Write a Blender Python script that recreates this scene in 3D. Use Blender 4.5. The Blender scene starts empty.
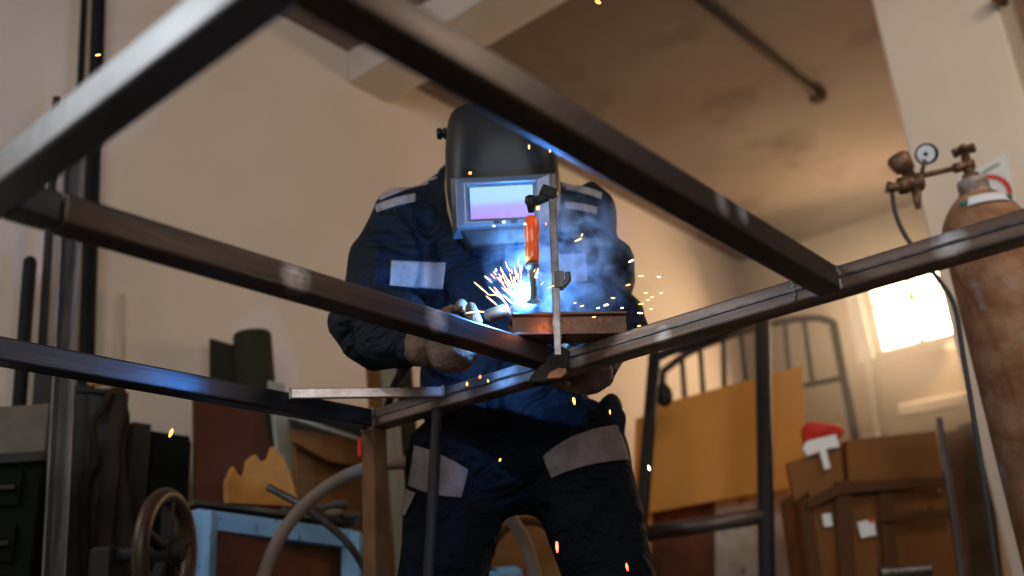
import bpy, bmesh, math, random
import numpy as np
from mathutils import Vector, Matrix, noise
from mathutils.bvhtree import BVHTree
random.seed(7)
S = bpy.context.scene
COL = S.collection
PI = math.pi

# ------------------------------------------------------------------ camera
FPX = 968.2; PITCH = .3720; ROLL = .06796; CH = .46
fwd0, rt0, dn0 = Vector((0, 1, 0)), Vector((1, 0, 0)), Vector((0, 0, -1))
FW = math.cos(PITCH)*fwd0 - math.sin(PITCH)*dn0
d2 = math.cos(PITCH)*dn0 + math.sin(PITCH)*fwd0
RT = math.cos(ROLL)*rt0 + math.sin(ROLL)*d2
DN = math.cos(ROLL)*d2 - math.sin(ROLL)*rt0
CAM = Vector((0, 0, CH))
cd = bpy.data.cameras.new('camera'); cam = bpy.data.objects.new('camera', cd); COL.objects.link(cam)
cam.matrix_world = Matrix(((RT.x, -DN.x, -FW.x, 0), (RT.y, -DN.y, -FW.y, 0), (RT.z, -DN.z, -FW.z, CH), (0, 0, 0, 1)))
cd.sensor_width = 36; cd.lens = FPX*36/1024; cd.clip_start = .02; cd.clip_end = 60
cd.dof.use_dof = True; cd.dof.focus_distance = 1.72; cd.dof.aperture_fstop = 1.9
S.camera = cam
S.view_settings.view_transform = 'Standard'; S.view_settings.look = 'None'
S.view_settings.gamma = 1; S.view_settings.use_curve_mapping = False; S.view_settings.exposure = .08

def ray(x, y): return ((x-512)*RT + (y-288)*DN)/FPX + FW
def at(x, y, Y):
    d = ray(x, y); return CAM + d*(Y/d.y)
def onz(x, y, z):
    d = ray(x, y); return CAM + d*((z-CH)/d.z)
A = 2.45762551
U = Vector((math.cos(A), math.sin(A), 0)); W = Vector((math.sin(A), -math.cos(A), 0))
def P(a, b, z): return a*U + b*W + Vector((0, 0, z))
def pl(x, y, n, c):
    d = ray(x, y); return CAM + d*((c-CAM.dot(n))/d.dot(n))
def px_m(Y): return Y*1.02/FPX            # metres per pixel at that depth, roughly

# ------------------------------------------------------------------ materials
def mat(name, col, rough=.6, metal=0, col2=None, scale=6, bump=0, bscale=40, mix=(.35, .65), spec=None, stretch=None, rough2=None, detail=6, coords='Object', coat=0, wr=0, rotz=None, col3=None, s3=3, m3=(.55, .7)):
    m = bpy.data.materials.new(name); m.use_nodes = True
    n, l = m.node_tree.nodes, m.node_tree.links
    b = n['Principled BSDF']
    b.inputs['Base Color'].default_value = (*col, 1); b.inputs['Roughness'].default_value = rough; b.inputs['Metallic'].default_value = metal
    if coat: b.inputs['Coat Weight'].default_value = coat
    if spec is None and metal < .3 and not coat: spec = .16
    if spec is not None: b.inputs['Specular IOR Level'].default_value = spec
    tc = n.new('ShaderNodeTexCoord'); mp = n.new('ShaderNodeMapping'); l.new(tc.outputs[coords], mp.inputs[0])
    if rotz is not None:
        m0 = n.new('ShaderNodeMapping'); m0.inputs['Rotation'].default_value = (0, 0, rotz); l.new(tc.outputs[coords], m0.inputs[0]); l.new(m0.outputs[0], mp.inputs[0])
    if stretch: mp.inputs['Scale'].default_value = stretch
    if col2:
        t = n.new('ShaderNodeTexNoise'); t.inputs['Scale'].default_value = scale; t.inputs['Detail'].default_value = detail
        l.new(mp.outputs[0], t.inputs[0])
        r = n.new('ShaderNodeValToRGB'); r.color_ramp.elements[0].position = mix[0]; r.color_ramp.elements[1].position = mix[1]
        r.color_ramp.elements[0].color = (*col, 1); r.color_ramp.elements[1].color = (*col2, 1)
        l.new(t.outputs[0], r.inputs[0]); out = r.outputs[0]
        if col3:
            t3 = n.new('ShaderNodeTexNoise'); t3.inputs['Scale'].default_value = s3; t3.inputs['Detail'].default_value = 8
            l.new(mp.outputs[0], t3.inputs[0])
            q = n.new('ShaderNodeMapRange'); q.inputs[1].default_value = m3[0]; q.inputs[2].default_value = m3[1]; l.new(t3.outputs[0], q.inputs[0])
            mx = n.new('ShaderNodeMix'); mx.data_type = 'RGBA'; l.new(q.outputs[0], mx.inputs[0]); l.new(out, mx.inputs[6]); mx.inputs[7].default_value = (*col3, 1); out = mx.outputs[2]
        l.new(out, b.inputs['Base Color'])
        if rough2 is not None:
            q = n.new('ShaderNodeMapRange'); q.inputs[3].default_value = rough; q.inputs[4].default_value = rough2
            q.inputs[1].default_value = mix[0]; q.inputs[2].default_value = mix[1]
            l.new(t.outputs[0], q.inputs[0]); l.new(q.outputs[0], b.inputs['Roughness'])
    if bump:
        t2 = n.new('ShaderNodeTexNoise'); t2.inputs['Scale'].default_value = bscale; t2.inputs['Detail'].default_value = 5
        l.new(mp.outputs[0], t2.inputs[0])
        bp = n.new('ShaderNodeBump'); bp.inputs['Strength'].default_value = bump; bp.inputs['Distance'].default_value = .01
        l.new(t2.outputs[0], bp.inputs['Height']); l.new(bp.outputs[0], b.inputs['Normal'])
    if wr:
        t4 = n.new('ShaderNodeTexNoise'); t4.inputs['Scale'].default_value = 7; t4.inputs['Detail'].default_value = 3; t4.inputs['Distortion'].default_value = 1.6
        m4 = n.new('ShaderNodeMapping'); m4.inputs['Scale'].default_value = (1, 1, 1.7); m4.inputs['Rotation'].default_value = (0, .5, .3); l.new(tc.outputs[coords], m4.inputs[0]); l.new(m4.outputs[0], t4.inputs[0])
        b4 = n.new('ShaderNodeBump'); b4.inputs['Strength'].default_value = 1; b4.inputs['Distance'].default_value = wr
        l.new(t4.outputs[0], b4.inputs['Height'])
        if bump: l.new(bp.outputs[0], b4.inputs['Normal'])
        l.new(b4.outputs[0], b.inputs['Normal'])
    return m
def emis(name, col, s):
    m = bpy.data.materials.new(name); m.use_nodes = True; b = m.node_tree.nodes['Principled BSDF']
    b.inputs['Base Color'].default_value = (0, 0, 0, 1); b.inputs['Emission Color'].default_value = (*col, 1); b.inputs['Emission Strength'].default_value = s
    return m
M = {}
M['wall'] = mat('wall plaster', (.68, .57, .47), .85, col2=(.60, .50, .41), scale=1.3, bump=.25, bscale=12, col3=(.66, .51, .41), s3=.8)
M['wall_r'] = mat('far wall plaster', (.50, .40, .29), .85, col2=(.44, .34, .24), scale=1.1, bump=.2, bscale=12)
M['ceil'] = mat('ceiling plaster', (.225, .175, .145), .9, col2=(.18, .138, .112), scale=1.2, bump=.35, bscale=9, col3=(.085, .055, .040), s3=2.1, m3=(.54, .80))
M['beamp'] = mat('beam plaster', (.62, .54, .45), .8, col2=(.54, .46, .38), scale=3, bump=.2, bscale=14)
M['pillar'] = mat('pillar plaster', (.80, .67, .53), .75, col2=(.74, .61, .47), scale=2, bump=.2, bscale=14)
M['floor'] = mat('concrete floor', (.16, .14, .12), .7, col2=(.10, .085, .07), scale=2, bump=.3)
RZ = -2.45762551
M['steel'] = mat('dark mill steel', (.075, .054, .044), .33, .65, col2=(.036, .028, .024), scale=5, rotz=RZ, stretch=(5, .5, 6), rough2=.46, bump=.05, bscale=30, col3=(.12, .058, .034), s3=1.6, m3=(.55, .85))
M['rail'] = mat('brown-grey steel rail', (.21, .145, .105), .42, .5, col2=(.085, .055, .042), scale=5, mix=(.4, .6), rotz=RZ, stretch=(.45, 5, 7), rough2=.5, bump=.06, bscale=30, col3=(.22, .10, .055), s3=1.5, m3=(.5, .7))
M['steel_e'] = mat('grey mill steel', (.16, .16, .165), .30, .9, col2=(.085, .085, .09), scale=3, rough2=.42, bump=.06, bscale=60)
M['leg'] = mat('rusty steel leg', (.17, .085, .042), .7, .0, spec=.1, col2=(.10, .05, .026), scale=14, bump=.2, bscale=80)
M['steel_u'] = mat('blue-black mill steel', (.085, .085, .095), .30, .9, col2=(.03, .03, .034), scale=5, mix=(.42, .6), rotz=RZ, stretch=(5, .4, 8), rough2=.42, bump=.06, bscale=30)
M['rawsteel'] = mat('raw scraped steel', (.36, .31, .28), .38, .9, col2=(.17, .12, .095), scale=8, bump=.15, bscale=80)
M['rustbar'] = mat('rusty steel', (.19, .10, .065), .55, .5, col2=(.11, .06, .04), scale=18, bump=.3, bscale=90)
M['weld'] = mat('weld bead', (.55, .50, .46), .3, .9, col2=(.25, .18, .14), scale=120, bump=.5, bscale=300)
M['navy'] = mat('navy workwear', (.0062, .0105, .0180), .75, col2=(.0038, .0068, .012), scale=5, bump=.25, bscale=300, spec=.16, wr=.05)
M['navy2'] = mat('navy trousers', (.0040, .0055, .0085), .85, col2=(.003, .004, .0065), scale=5, bump=.25, bscale=300, spec=.08, wr=.05)
M['reflect'] = mat('reflective tape', (.31, .265, .25), .7, .0, spec=.1, col2=(.24, .21, .20), scale=60, bump=.15, bscale=400)
M['patchgrey'] = mat('grey canvas patch', (.17, .14, .135), .85, col2=(.12, .10, .098), scale=40, bump=.2, bscale=400)
M['skin'] = mat('skin', (.45, .25, .18), .5)
M['hair'] = mat('hair', (.03, .02, .015), .7)
M['boot'] = mat('boot leather', (.03, .022, .018), .5)
M['glove'] = mat('work glove leather', (.17, .115, .085), .8, col2=(.07, .048, .038), scale=22, bump=.6, bscale=90)
M['helmet'] = mat('grey helmet plastic', (.014, .0135, .013), .32, .2, col2=(.024, .022, .021), scale=8, rough2=.42, bump=.05, bscale=200)
M['helmetb'] = mat('helmet window bezel', (.075, .095, .115), .35, .1, coat=.4)
M['tan'] = mat('tan leather neck guard', (.42, .29, .16), .8, bump=.3)
M['black'] = mat('black plastic', (.012, .012, .013), .4)
M['orange'] = mat('orange plastic', (1, .14, .02), .3, col2=(.85, .09, .012), scale=12, coat=.4)
M['zinc'] = mat('zinc plated steel', (.20, .18, .165), .32, .95, col2=(.10, .088, .08), scale=40)
M['castiron'] = mat('orange-lit cast iron', (.36, .15, .06), .5, .6, col2=(.16, .10, .08), scale=25, bump=.4, bscale=90)  # orange glow on the clamp jaw painted into the colour
M['copper'] = mat('copper', (.32, .15, .08), .42, .9)
M['darkmetal'] = mat('dark painted steel', (.012, .010, .0095), .6, .0, spec=.2, col2=(.020, .016, .013), scale=8)
M['blackpipe'] = mat('black iron pipe', (.006, .0065, .0065), .7, 0, spec=.15)
M['greypipe'] = mat('scuffed grey steel', (.055, .048, .045), .4, .6, col2=(.13, .115, .11), scale=14, stretch=(4, 4, .4))
M['brownpipe'] = mat('brown primed steel', (.16, .10, .075), .6, .2, col2=(.12, .075, .055), scale=5)
M['rust'] = mat('heavy rust', (.22, .095, .042), .8, .1, col2=(.36, .19, .10), scale=14, bump=.7, bscale=45, col3=(.36, .30, .25), s3=9, m3=(.6, .74))
M['rustsheet'] = mat('rust sheet', (.14, .05, .022), .8, 0, col2=(.08, .03, .015), scale=9, bump=.3)
M['brass'] = mat('tarnished brass', (.20, .105, .05), .45, .6, col2=(.09, .05, .028), scale=35, bump=.3, bscale=80)
M['rubber'] = mat('dark rubber hose', (.05, .05, .045), .6)
M['white'] = mat('white enamel', (.80, .78, .74), .45)
M['paper'] = mat('paper sign', (.78, .76, .74), .7)
M['red'] = mat('red print', (.60, .035, .02), .6)
M['green'] = mat('green paint', (.03, .22, .10), .6)
M['ochre'] = mat('ochre hardboard', (.60, .255, .048), .7, col2=(.54, .225, .042), scale=2, bump=.08, bscale=120)
M['ply'] = mat('brown plywood', (.20, .085, .025), .75, col2=(.13, .055, .017), scale=3, stretch=(1, 1, 8))
M['oxide'] = mat('red-brown board', (.085, .028, .013), .75, col2=(.07, .022, .011), scale=3)
M['olive'] = mat('olive felt', (.024, .022, .009), .9, col2=(.018, .017, .008), scale=20, bump=.2)
M['dkboard'] = mat('dark board', (.022, .021, .016), .85)
M['sage'] = mat('pale sage painted wood', (.30, .30, .23), .8, col2=(.24, .235, .18), scale=12, stretch=(6, 6, .5))
M['foam'] = mat('torn orange cork', (.55, .24, .055), .9, col2=(.42, .19, .05), scale=20, bump=.6, bscale=50)
M['blue'] = mat('chipped light blue paint', (.24, .46, .72), .55, col2=(.20, .40, .64), scale=9, col3=(.03, .03, .04), s3=22, m3=(.62, .7))
M['hose'] = mat('pale grey conduit', (.24, .18, .135), .6, col2=(.19, .14, .11), scale=10)
M['crate'] = mat('brown fibreboard', (.22, .085, .019), .6, col2=(.16, .060, .014), scale=4, bump=.1)
M['strap'] = mat('dark brown strap', (.075, .030, .009), .6)
M['whiteplank'] = mat('whitewashed plank', (.48, .42, .33), .85, col2=(.38, .32, .24), scale=14, bump=.3, col3=(.16, .12, .08), s3=12, m3=(.62, .7))
M['card'] = mat('brown cardboard', (.30, .135, .045), .85, col2=(.25, .11, .035), scale=5)
M['green_d'] = mat('dark green cabinet', (.005, .0065, .005), .8, spec=.05)
M['greyp'] = mat('stained grey panel', (.13, .11, .085), .8, spec=.2, col2=(.07, .058, .045), scale=7, col3=(.26, .19, .11), s3=5)
M['leather'] = mat('weathered brown leather', (.026, .017, .012), .85, spec=.15, col2=(.012, .008, .006), scale=8, bump=.5)
M['orangerag'] = mat('orange cloth', (.48, .22, .08), .9)

# ------------------------------------------------------------------ mesh tools
class MB:
    def __init__(s): s.bm = bmesh.new()
    def box(s, c, ax, h):            # centre, three axes, half sizes
        vs = []
        for i in (-1, 1):
            for j in (-1, 1):
                for k in (-1, 1): vs.append(s.bm.verts.new(c + ax[0]*i*h[0] + ax[1]*j*h[1] + ax[2]*k*h[2]))
        for f in ((0, 1, 3, 2), (4, 6, 7, 5), (0, 4, 5, 1), (2, 3, 7, 6), (0, 2, 6, 4), (1, 5, 7, 3)): s.bm.faces.new([vs[q] for q in f])
        return s
    def fbox(s, a0, a1, b0, b1, z0, z1):
        return s.box(P((a0+a1)/2, (b0+b1)/2, (z0+z1)/2), (U, W, Vector((0, 0, 1))), (abs(a1-a0)/2, abs(b1-b0)/2, abs(z1-z0)/2))
    def beam(s, p, q, w, h, up=None, up2=Vector((0, 0, 1))):     # rectangular bar from p to q
        d = (q-p); L = d.length; d = d/L
        up = up or up2
        sd = d.cross(up).normalized(); up = sd.cross(d).normalized()
        return s.box((p+q)/2, (d, sd, up), (L/2, w/2, h/2))
    def tube(s, pts, r, n=12, cap=True, rs=None):
        pts = [Vector(p) for p in pts]; rings = []
        t = (pts[1]-pts[0]).normalized(); a = t.orthogonal().normalized()
        for i, p in enumerate(pts):
            t2 = (pts[min(i+1, len(pts)-1)]-pts[max(i-1, 0)])
            if t2.length < 1e-9: t2 = t
            t = t2.normalized(); a = (a - t*a.dot(t)).normalized(); b = t.cross(a)
            rr = rs[i] if rs else r
            rings.append([s.bm.verts.new(p + (a*math.cos(2*PI*k/n) + b*math.sin(2*PI*k/n))*rr) for k in range(n)])
        for i in range(len(rings)-1):
            for k in range(n): s.bm.faces.new((rings[i][k], rings[i][(k+1) % n], rings[i+1][(k+1) % n], rings[i+1][k]))
        if cap: s.bm.faces.new(rings[0][::-1]); s.bm.faces.new(rings[-1])
        return s
    def lathe(s, o, ax, prof, n=28):   # prof: (distance along axis, radius)
        ax = ax.normalized()
        return s.tube([o+ax*z for z, r in _mono(prof)], 0, n, True, [max(r, .0004) for z, r in _mono(prof)])
    def prism(s, poly, depth):          # poly: list of Vectors (planar), extruded by vector depth
        a = [s.bm.verts.new(p) for p in poly]; b = [s.bm.verts.new(p+depth) for p in poly]; n = len(poly)
        s.bm.faces.new(a[::-1]); s.bm.faces.new(b)
        for i in range(n): s.bm.faces.new((a[i], a[(i+1) % n], b[(i+1) % n], b[i]))
        return s
    def ball(s, c, r, sub=2, sc=(1, 1, 1)):
        m = Matrix.Translation(c) @ Matrix.Diagonal((*sc, 1)); bmesh.ops.create_icosphere(s.bm, subdivisions=sub, radius=r, matrix=m); return s
    def build(s, name, material, parent=None, bevel=0, smooth=False, kind=None, seg=2):
        bmesh.ops.recalc_face_normals(s.bm, faces=s.bm.faces)
        # give the mesh its own origin at its centre-bottom
        me = bpy.data.meshes.new(name)
        vs = s.bm.verts; c = Vector((sum(v.co.x for v in vs)/len(vs), sum(v.co.y for v in vs)/len(vs), min(v.co.z for v in vs)))
        if parent is None:
            bmesh.ops.translate(s.bm, verts=vs, vec=-c)
        s.bm.to_mesh(me); s.bm.free()
        if smooth:
            for p in me.polygons: p.use_smooth = True
        o = bpy.data.objects.new(name, me); COL.objects.link(o); me.materials.append(material)
        if parent is None: o.location = c
        else:
            o.parent = parent; o.matrix_parent_inverse = world(parent).inverted()
        if bevel:
            b = o.modifiers.new('bevel', 'BEVEL'); b.width = bevel; b.segments = seg; b.limit_method = 'ANGLE'; b.angle_limit = .6
        if smooth and not bevel: pass
        if kind: o['kind'] = kind
        return o
def _mono(prof):
    out = []; last = None
    for z, r in prof:
        if last is not None and z <= last: z = last+1e-4
        out.append((z, r)); last = z
    return out
def world(o):
    if o.parent is None: return Matrix.Translation(o.location)
    return world(o.parent) @ o.matrix_parent_inverse @ Matrix.Translation(o.location)
def empty(name, loc, label, cat, group=None):
    o = bpy.data.objects.new(name, None); COL.objects.link(o); o.location = loc; o.empty_display_size = .1
    tag(o, label, cat, group); return o
def tag(o, label=None, cat=None, group=None, kind=None):
    if label: o['label'] = label
    if cat: o['category'] = cat
    if group: o['group'] = group
    if kind: o['kind'] = kind
    return o
def autosmooth(o, ang=.6):
    me = o.data
    for p in me.polygons: p.use_smooth = True
    bm = bmesh.new(); bm.from_mesh(me)
    for e in bm.edges:
        if len(e.link_faces) == 2 and e.calc_face_angle(0) > ang: e.smooth = False
    bm.to_mesh(me); bm.free(); return o
def arc(c, r, a0, a1, e1, e2, n=24): return [c + (e1*math.cos(a0+(a1-a0)*i/n) + e2*math.sin(a0+(a1-a0)*i/n))*r for i in range(n+1)]
def bez(pts, n=12):
    out = []
    P_ = [Vector(p) for p in pts]; P_ = [2*P_[0]-P_[1]] + P_ + [2*P_[-1]-P_[-2]]
    for i in range(1, len(P_)-2):
        a, b, c, d = P_[i-1:i+3]
        for k in range(n):
            t = k/n; out.append(.5*((2*b) + (c-a)*t + (2*a-5*b+4*c-d)*t*t + (3*b-a-3*c+d)*t**3))
    out.append(P_[-2]); return out
Z = Vector((0, 0, 1))

# ------------------------------------------------------------------ room
LW = 2.74; RW = 5.9; CZ = 3.0
MB().fbox(-4, 3.0, -3, 6.2, -.1, 0).build('floor', M['floor'], kind='structure')
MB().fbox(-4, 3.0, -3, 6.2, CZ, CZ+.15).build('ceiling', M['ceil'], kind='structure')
MB().fbox(LW, LW+.2, -3, RW+.2, 0, CZ).build('wall_left', M['wall'], kind='structure')
# far wall with a window hole
wp = [pl(x, y, W, RW) for x, y in ((874, 356), (951, 338), (846, 300), (930, 262))]
wa1 = wp[0].dot(U)-.02; wa0 = wa1-.82; wz0 = wp[0].z; wz1 = pl(862, 279, W, RW).z
w = MB(); w.fbox(wa1, LW, RW, RW+.2, 0, CZ).fbox(-4, wa0, RW, RW+.2, 0, CZ).fbox(wa0, wa1, RW, RW+.2, 0, wz0).fbox(wa0, wa1, RW, RW+.2, wz1, CZ)
w.build('wall_right', M['wall_r'], kind='structure')
win = MB(); t = .035
for a in (wa0+t/2, wa1-t/2, wa0+.27, wa0+.55): win.fbox(a-t/2, a+t/2, RW+.03, RW+.07, wz0, wz1)
for z in (wz0+t/2, wz1-t/2, wz0+(wz1-wz0)*.62): win.fbox(wa0, wa1, RW+.032, RW+.068, z-t/2, z+t/2)
wo = win.build('window_1', M['white'], kind='structure')
gl = emis('sunlit frosted pane', (1, .80, .52), 14)
MB().fbox(wa0, wa1, RW+.045, RW+.052, wz0, wz1).build('window_pane', gl, wo)
# pale reveal and sill at the near jamb
MB().fbox(wa1+.02, wa1+.11, RW-.03, RW, wz0-.03, wz1+.05).build('trim_1', M['white'], kind='structure')
MB().fbox(wa0-.03, wa1+.02, RW-.02, RW, wz0-.06, wz0-.02).build('trim_2', M['beamp'], kind='structure')
# ceiling beam
bp1 = pl(347, 50, U, LW); bv0 = bp1.dot(W)
bz = pl(356, 87, U, LW).z; bv1 = pl(389, 100, U, LW).dot(W)
MB().fbox(-2.5, LW, bv0, bv1, bz, CZ).build('trim_3', M['beamp'], kind='structure', bevel=.01)
# square pillar
pc = at(905, 140, 3.3); pu = pc.dot(U); pv = pc.dot(W)
MB().fbox(pu-.43, pu, pv, pv+.43, 0, CZ).build('trim_4', M['pillar'], kind='structure', bevel=.012)

def sheen_groundspots(m, pts):
    # bright patches painting sheen highlights and ground marks into the steel colour
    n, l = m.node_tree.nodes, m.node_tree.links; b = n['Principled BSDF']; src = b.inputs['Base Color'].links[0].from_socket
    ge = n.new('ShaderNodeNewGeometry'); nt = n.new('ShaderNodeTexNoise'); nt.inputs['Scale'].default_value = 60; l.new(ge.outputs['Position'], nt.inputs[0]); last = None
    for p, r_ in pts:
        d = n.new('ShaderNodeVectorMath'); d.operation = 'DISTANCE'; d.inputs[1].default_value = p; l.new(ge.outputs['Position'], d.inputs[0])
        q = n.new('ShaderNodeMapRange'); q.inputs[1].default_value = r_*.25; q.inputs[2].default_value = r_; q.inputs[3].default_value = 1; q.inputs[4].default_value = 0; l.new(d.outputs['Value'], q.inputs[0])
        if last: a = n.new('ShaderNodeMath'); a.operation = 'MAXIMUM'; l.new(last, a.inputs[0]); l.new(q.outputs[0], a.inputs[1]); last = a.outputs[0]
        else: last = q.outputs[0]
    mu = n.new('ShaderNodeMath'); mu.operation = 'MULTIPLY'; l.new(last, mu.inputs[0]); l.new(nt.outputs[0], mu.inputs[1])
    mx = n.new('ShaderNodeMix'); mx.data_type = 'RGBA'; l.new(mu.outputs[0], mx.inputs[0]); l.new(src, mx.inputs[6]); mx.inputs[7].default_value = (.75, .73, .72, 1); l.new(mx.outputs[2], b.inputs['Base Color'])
sheen_groundspots(M['steel'], [(pl(x, y, n_, c), r_) for x, y, n_, c, r_ in ((296, 276, U, 1.012, .03), (437, 318, U, 1.012, .03), (722, 202, U, .486, .022), (742, 212, U, .486, .02))])
sheen_groundspots(M['rail'], [(pl(x, y, W, 1.385), r_) for x, y, r_ in ((577, 357, .025), (663, 335, .02), (950, 244, .03), (460, 393, .04), (505, 380, .04))])
# ------------------------------------------------------------------ the welded steel frame
T = .04; Z0 = .96; Z1 = Z0+T
fr = empty('steel_framework', P(.75, .9, 0), 'large welded frame of dark square steel tube, the welder behind it', 'steel frame')
def stube(name, a0, a1, b0, b1, z0, z1, m, label=None):
    o = MB().fbox(a0, a1, b0, b1, z0, z1).build(name, m, fr, bevel=.004)
    if label: o['label'] = label
    return o
FV0, FV1 = .353, 1.385           # near rail and far rail
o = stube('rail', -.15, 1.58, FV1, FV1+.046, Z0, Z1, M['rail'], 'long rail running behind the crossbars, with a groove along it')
# thin seam ridge of the stacked profile on the far rail
MB().fbox(-.14, 1.53, FV1-.0030, FV1+.002, Z0+.0190, Z0+.0225).build('seam', M['greypipe'], fr)
stube('rail', -.15, 1.58, FV0, FV0+.04, Z0, Z1+.004, M['steel_e'], 'near rail at the top left with a bluish sheen')
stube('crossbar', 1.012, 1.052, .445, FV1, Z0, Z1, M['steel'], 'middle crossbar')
stube('joint_sleeve', 1.0125, 1.0515, FV0+.04, .443, Z0+.001, Z1-.001, M['steel_u'])
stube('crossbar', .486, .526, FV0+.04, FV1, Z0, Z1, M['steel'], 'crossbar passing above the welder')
stube('crossbar', 1.54, 1.58, FV0+.04, FV1, Z0, Z1, M['steel_u'], 'lower left crossbar lit blue by the arc')
stube('crossbar', -.15, -.11, FV0+.04, FV1, Z0, Z1, M['steel_u'])
for a, b in ((1.54, FV1), (1.54, FV0), (-.15, FV0), (-.15, FV1)):
    stube('leg', a, a+.04, b, b+.04, 0, Z0, M['leg'] if (a > 1 and b > 1) else M['steel_u'])
# weld beads at joints
def bead(p, q, r=.004, n=9):
    mb = MB()
    for i in range(n):
        c = p.lerp(q, (i+.5)/n); mb.ball(c+Vector([random.uniform(-.0012, .0012) for _ in range(3)]), r*random.uniform(.8, 1.25), 1)
    ob = mb.build('weld_bead', M['weld'], fr, smooth=True)
bead(P(.486, FV1, Z0), P(.486, FV1, Z1)); bead(P(.526, FV1, Z0), P(.526, FV1, Z1)); bead(P(1.012, FV1, Z0), P(1.012, FV1, Z1))
bead(P(1.54, FV1, Z0), P(1.54, FV1, Z1), .004); bead(P(1.54, FV1, Z0-.003), P(1.58, FV1, Z0-.003)); bead(P(.56, FV1, Z0+.004), P(.56, FV1, Z1), .003)
# brace strip across the corner
b0 = pl(291, 394, U, 1.536); b1 = pl(443, 392, W, FV1-.004)
br = MB().beam(b0, b1, .010, .021).build('corner_brace', M['rawsteel'], fr, bevel=.002)
mb = MB()
for c in (b0, b1):
    mb = MB()
    for k in range(7): mb.ball(c+Z*(-.010+.0033*k)+Vector((0, -.004, 0)), .0035, 1)
    mb.build('weld_bead', M['weld'], fr, smooth=True)

# leaning round prop under the far rail
pr = MB(); p0 = onz(437.5, 409, Z0-.001); p1 = at(428.5, 576, p0.y); dd = (p1-p0).normalized()
p2 = p0 + dd*((0-p0.z)/dd.z)
pr.tube([p0, p2], .0115, 16)
tag(autosmooth(pr.build('prop_rod', mat('dull dark steel rod', (.018, .014, .012), .55, 0, spec=.2))), 'thin dark round steel rod standing upright in front of the welder\'s thigh', 'steel rod')

# workpiece lying over the corner of the frame
wl = onz(514, 335, Z1); wr = onz(629, 333, Z1); wd = (wr-wl).normalized(); wn = Vector((-wd.y, wd.x, 0))
if wn.y < 0: wn = -wn
WH = .042; WD = .055
wk = empty('channel_section', (wl+wr)/2, 'short rusty steel channel laid across the frame corner, being welded', 'steel channel')
def wbox(name, x0, x1, y0, y1, z0, z1, m):
    L = (wr-wl).length
    return MB().box(wl+wd*(x0+x1)/2+wn*(y0+y1)/2+Z*((z0+z1)/2), (wd, wn, Z), ((x1-x0)/2, (y1-y0)/2, (z1-z0)/2)).build(name, m, wk, bevel=.0012)
L = (wr-wl).length
wbox('web', 0, L, .010, .015, .0045, WH-.0045, M['rustbar'])
wbox('flange', 0, L, 0, WD, WH-.0045, WH, M['rustbar'])
wbox('flange', 0, L, 0, WD, 0, .0045, M['rustbar'])
wbox('flange', 0, L, WD-.005, WD, .0045, WH-.0045, M['rustbar'])

# ------------------------------------------------------------------ clamp
YC = (wl.y+wr.y)/2 - .012
cl = empty('bar_clamp', at(556, 350, YC), 'bar clamp with an orange handle gripping the frame corner', 'clamp')
ct = at(552, 193, YC); cb = at(558, 356, YC-.01); ca = (cb-ct).normalized(); cx = Vector((1, 0, 0))
MB().beam(ct, cb, .0085, .0130, up=Vector((1, 0, 0))).build('rail', M['zinc'], cl, bevel=.0015)
# teeth on the bar
mb = MB()
for k in range(40):
    q = ct.lerp(cb, .06+.86*k/40); mb.box(q+Vector((.0066, -.001, 0)), (cx, Vector((0, 1, 0)), Z), (.0008, .0035, .0011))
mb.build('teeth', M['zinc'], cl, kind='stuff')
h0 = at(531, 199, YC-.005); h1 = at(531.5, 217, YC-.005); h2 = at(532, 264, YC-.005); h3 = at(533, 300, YC)
ar = MB().beam(at(556, 193, YC), at(527, 205, YC), .014, .016).beam(at(541, 190, YC), at(556, 196, YC), .018, .022).build('arm', M['black'], cl, bevel=.003)
ax = (h2-h1).normalized(); Lh = (h2-h1).length
hd = MB().lathe(h1-ax*.002, ax, [(0, .004), (.003, .010), (.010, .0135), (.03, .0140), (Lh*.55, .0125), (Lh*.6, .0118), (Lh*.65, .0128), (Lh-.01, .0135), (Lh-.002, .012), (Lh, .008)], 24).build('handle', M['orange'], cl, smooth=True)
MB().lathe(h0-ax*.006, ax, [(0, .006), (.003, .011), (.012, .012), (.02, .008), (.032, .006)], 18).build('swivel_knob', M['black'], cl, smooth=True)
MB().lathe(h2-ax*.001, ax, [(0, .012), (.008, .0125), (.009, .009), (.014, .009)], 20).build('ferrule', M['zinc'], cl, smooth=True)
sp = []; Ls = (h3-h2).length
k = .012
while k < Ls: sp += [(k, .0058), (k+.0020, .0088), (k+.0040, .0058)]; k += .0052
MB().lathe(h2, ax, sp+[(Ls, .005)], 16).build('threaded_spindle', M['zinc'], cl, smooth=True)
MB().lathe(h3-ax*.004, ax, [(0, .006), (.003, .012), (.007, .013)], 20).build('pressure_pad', M['zinc'], cl)
s0 = at(559, 281, YC-.002)
sl = MB().box(s0, (cx, ca, Vector((0, 1, 0))), (.0085, .016, .010)); sl.tube([s0+Vector((.006, -.004, -.012)), s0+Vector((.017, -.004, .0)), s0+Vector((.016, -.004, .014))], .006, 10)
sl.build('sliding_jaw', M['greypipe'], cl, bevel=.004)
# lower jaw hooks under the rail
jw = MB(); YJ = P(1.0, FV1-.006, 0).y-.035
jw.prism([at(x, y, YJ) for x, y in ((561, 345), (570, 350), (569, 366), (560, 377), (546, 382), (531, 383), (529, 378), (538, 366), (548, 354))], Vector((.0, .030, 0)))
jw.build('fixed_jaw', M['darkmetal'], cl, bevel=.004)
MB().prism([at(x, y, YJ-.004) for x, y in ((546, 379), (549, 372), (558, 367), (567, 368), (567, 373), (560, 378))], Vector((0, .010, 0))).build('jaw_face', M['castiron'], cl, bevel=.002)

ARC = at(518, 302, YC+.008)
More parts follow.
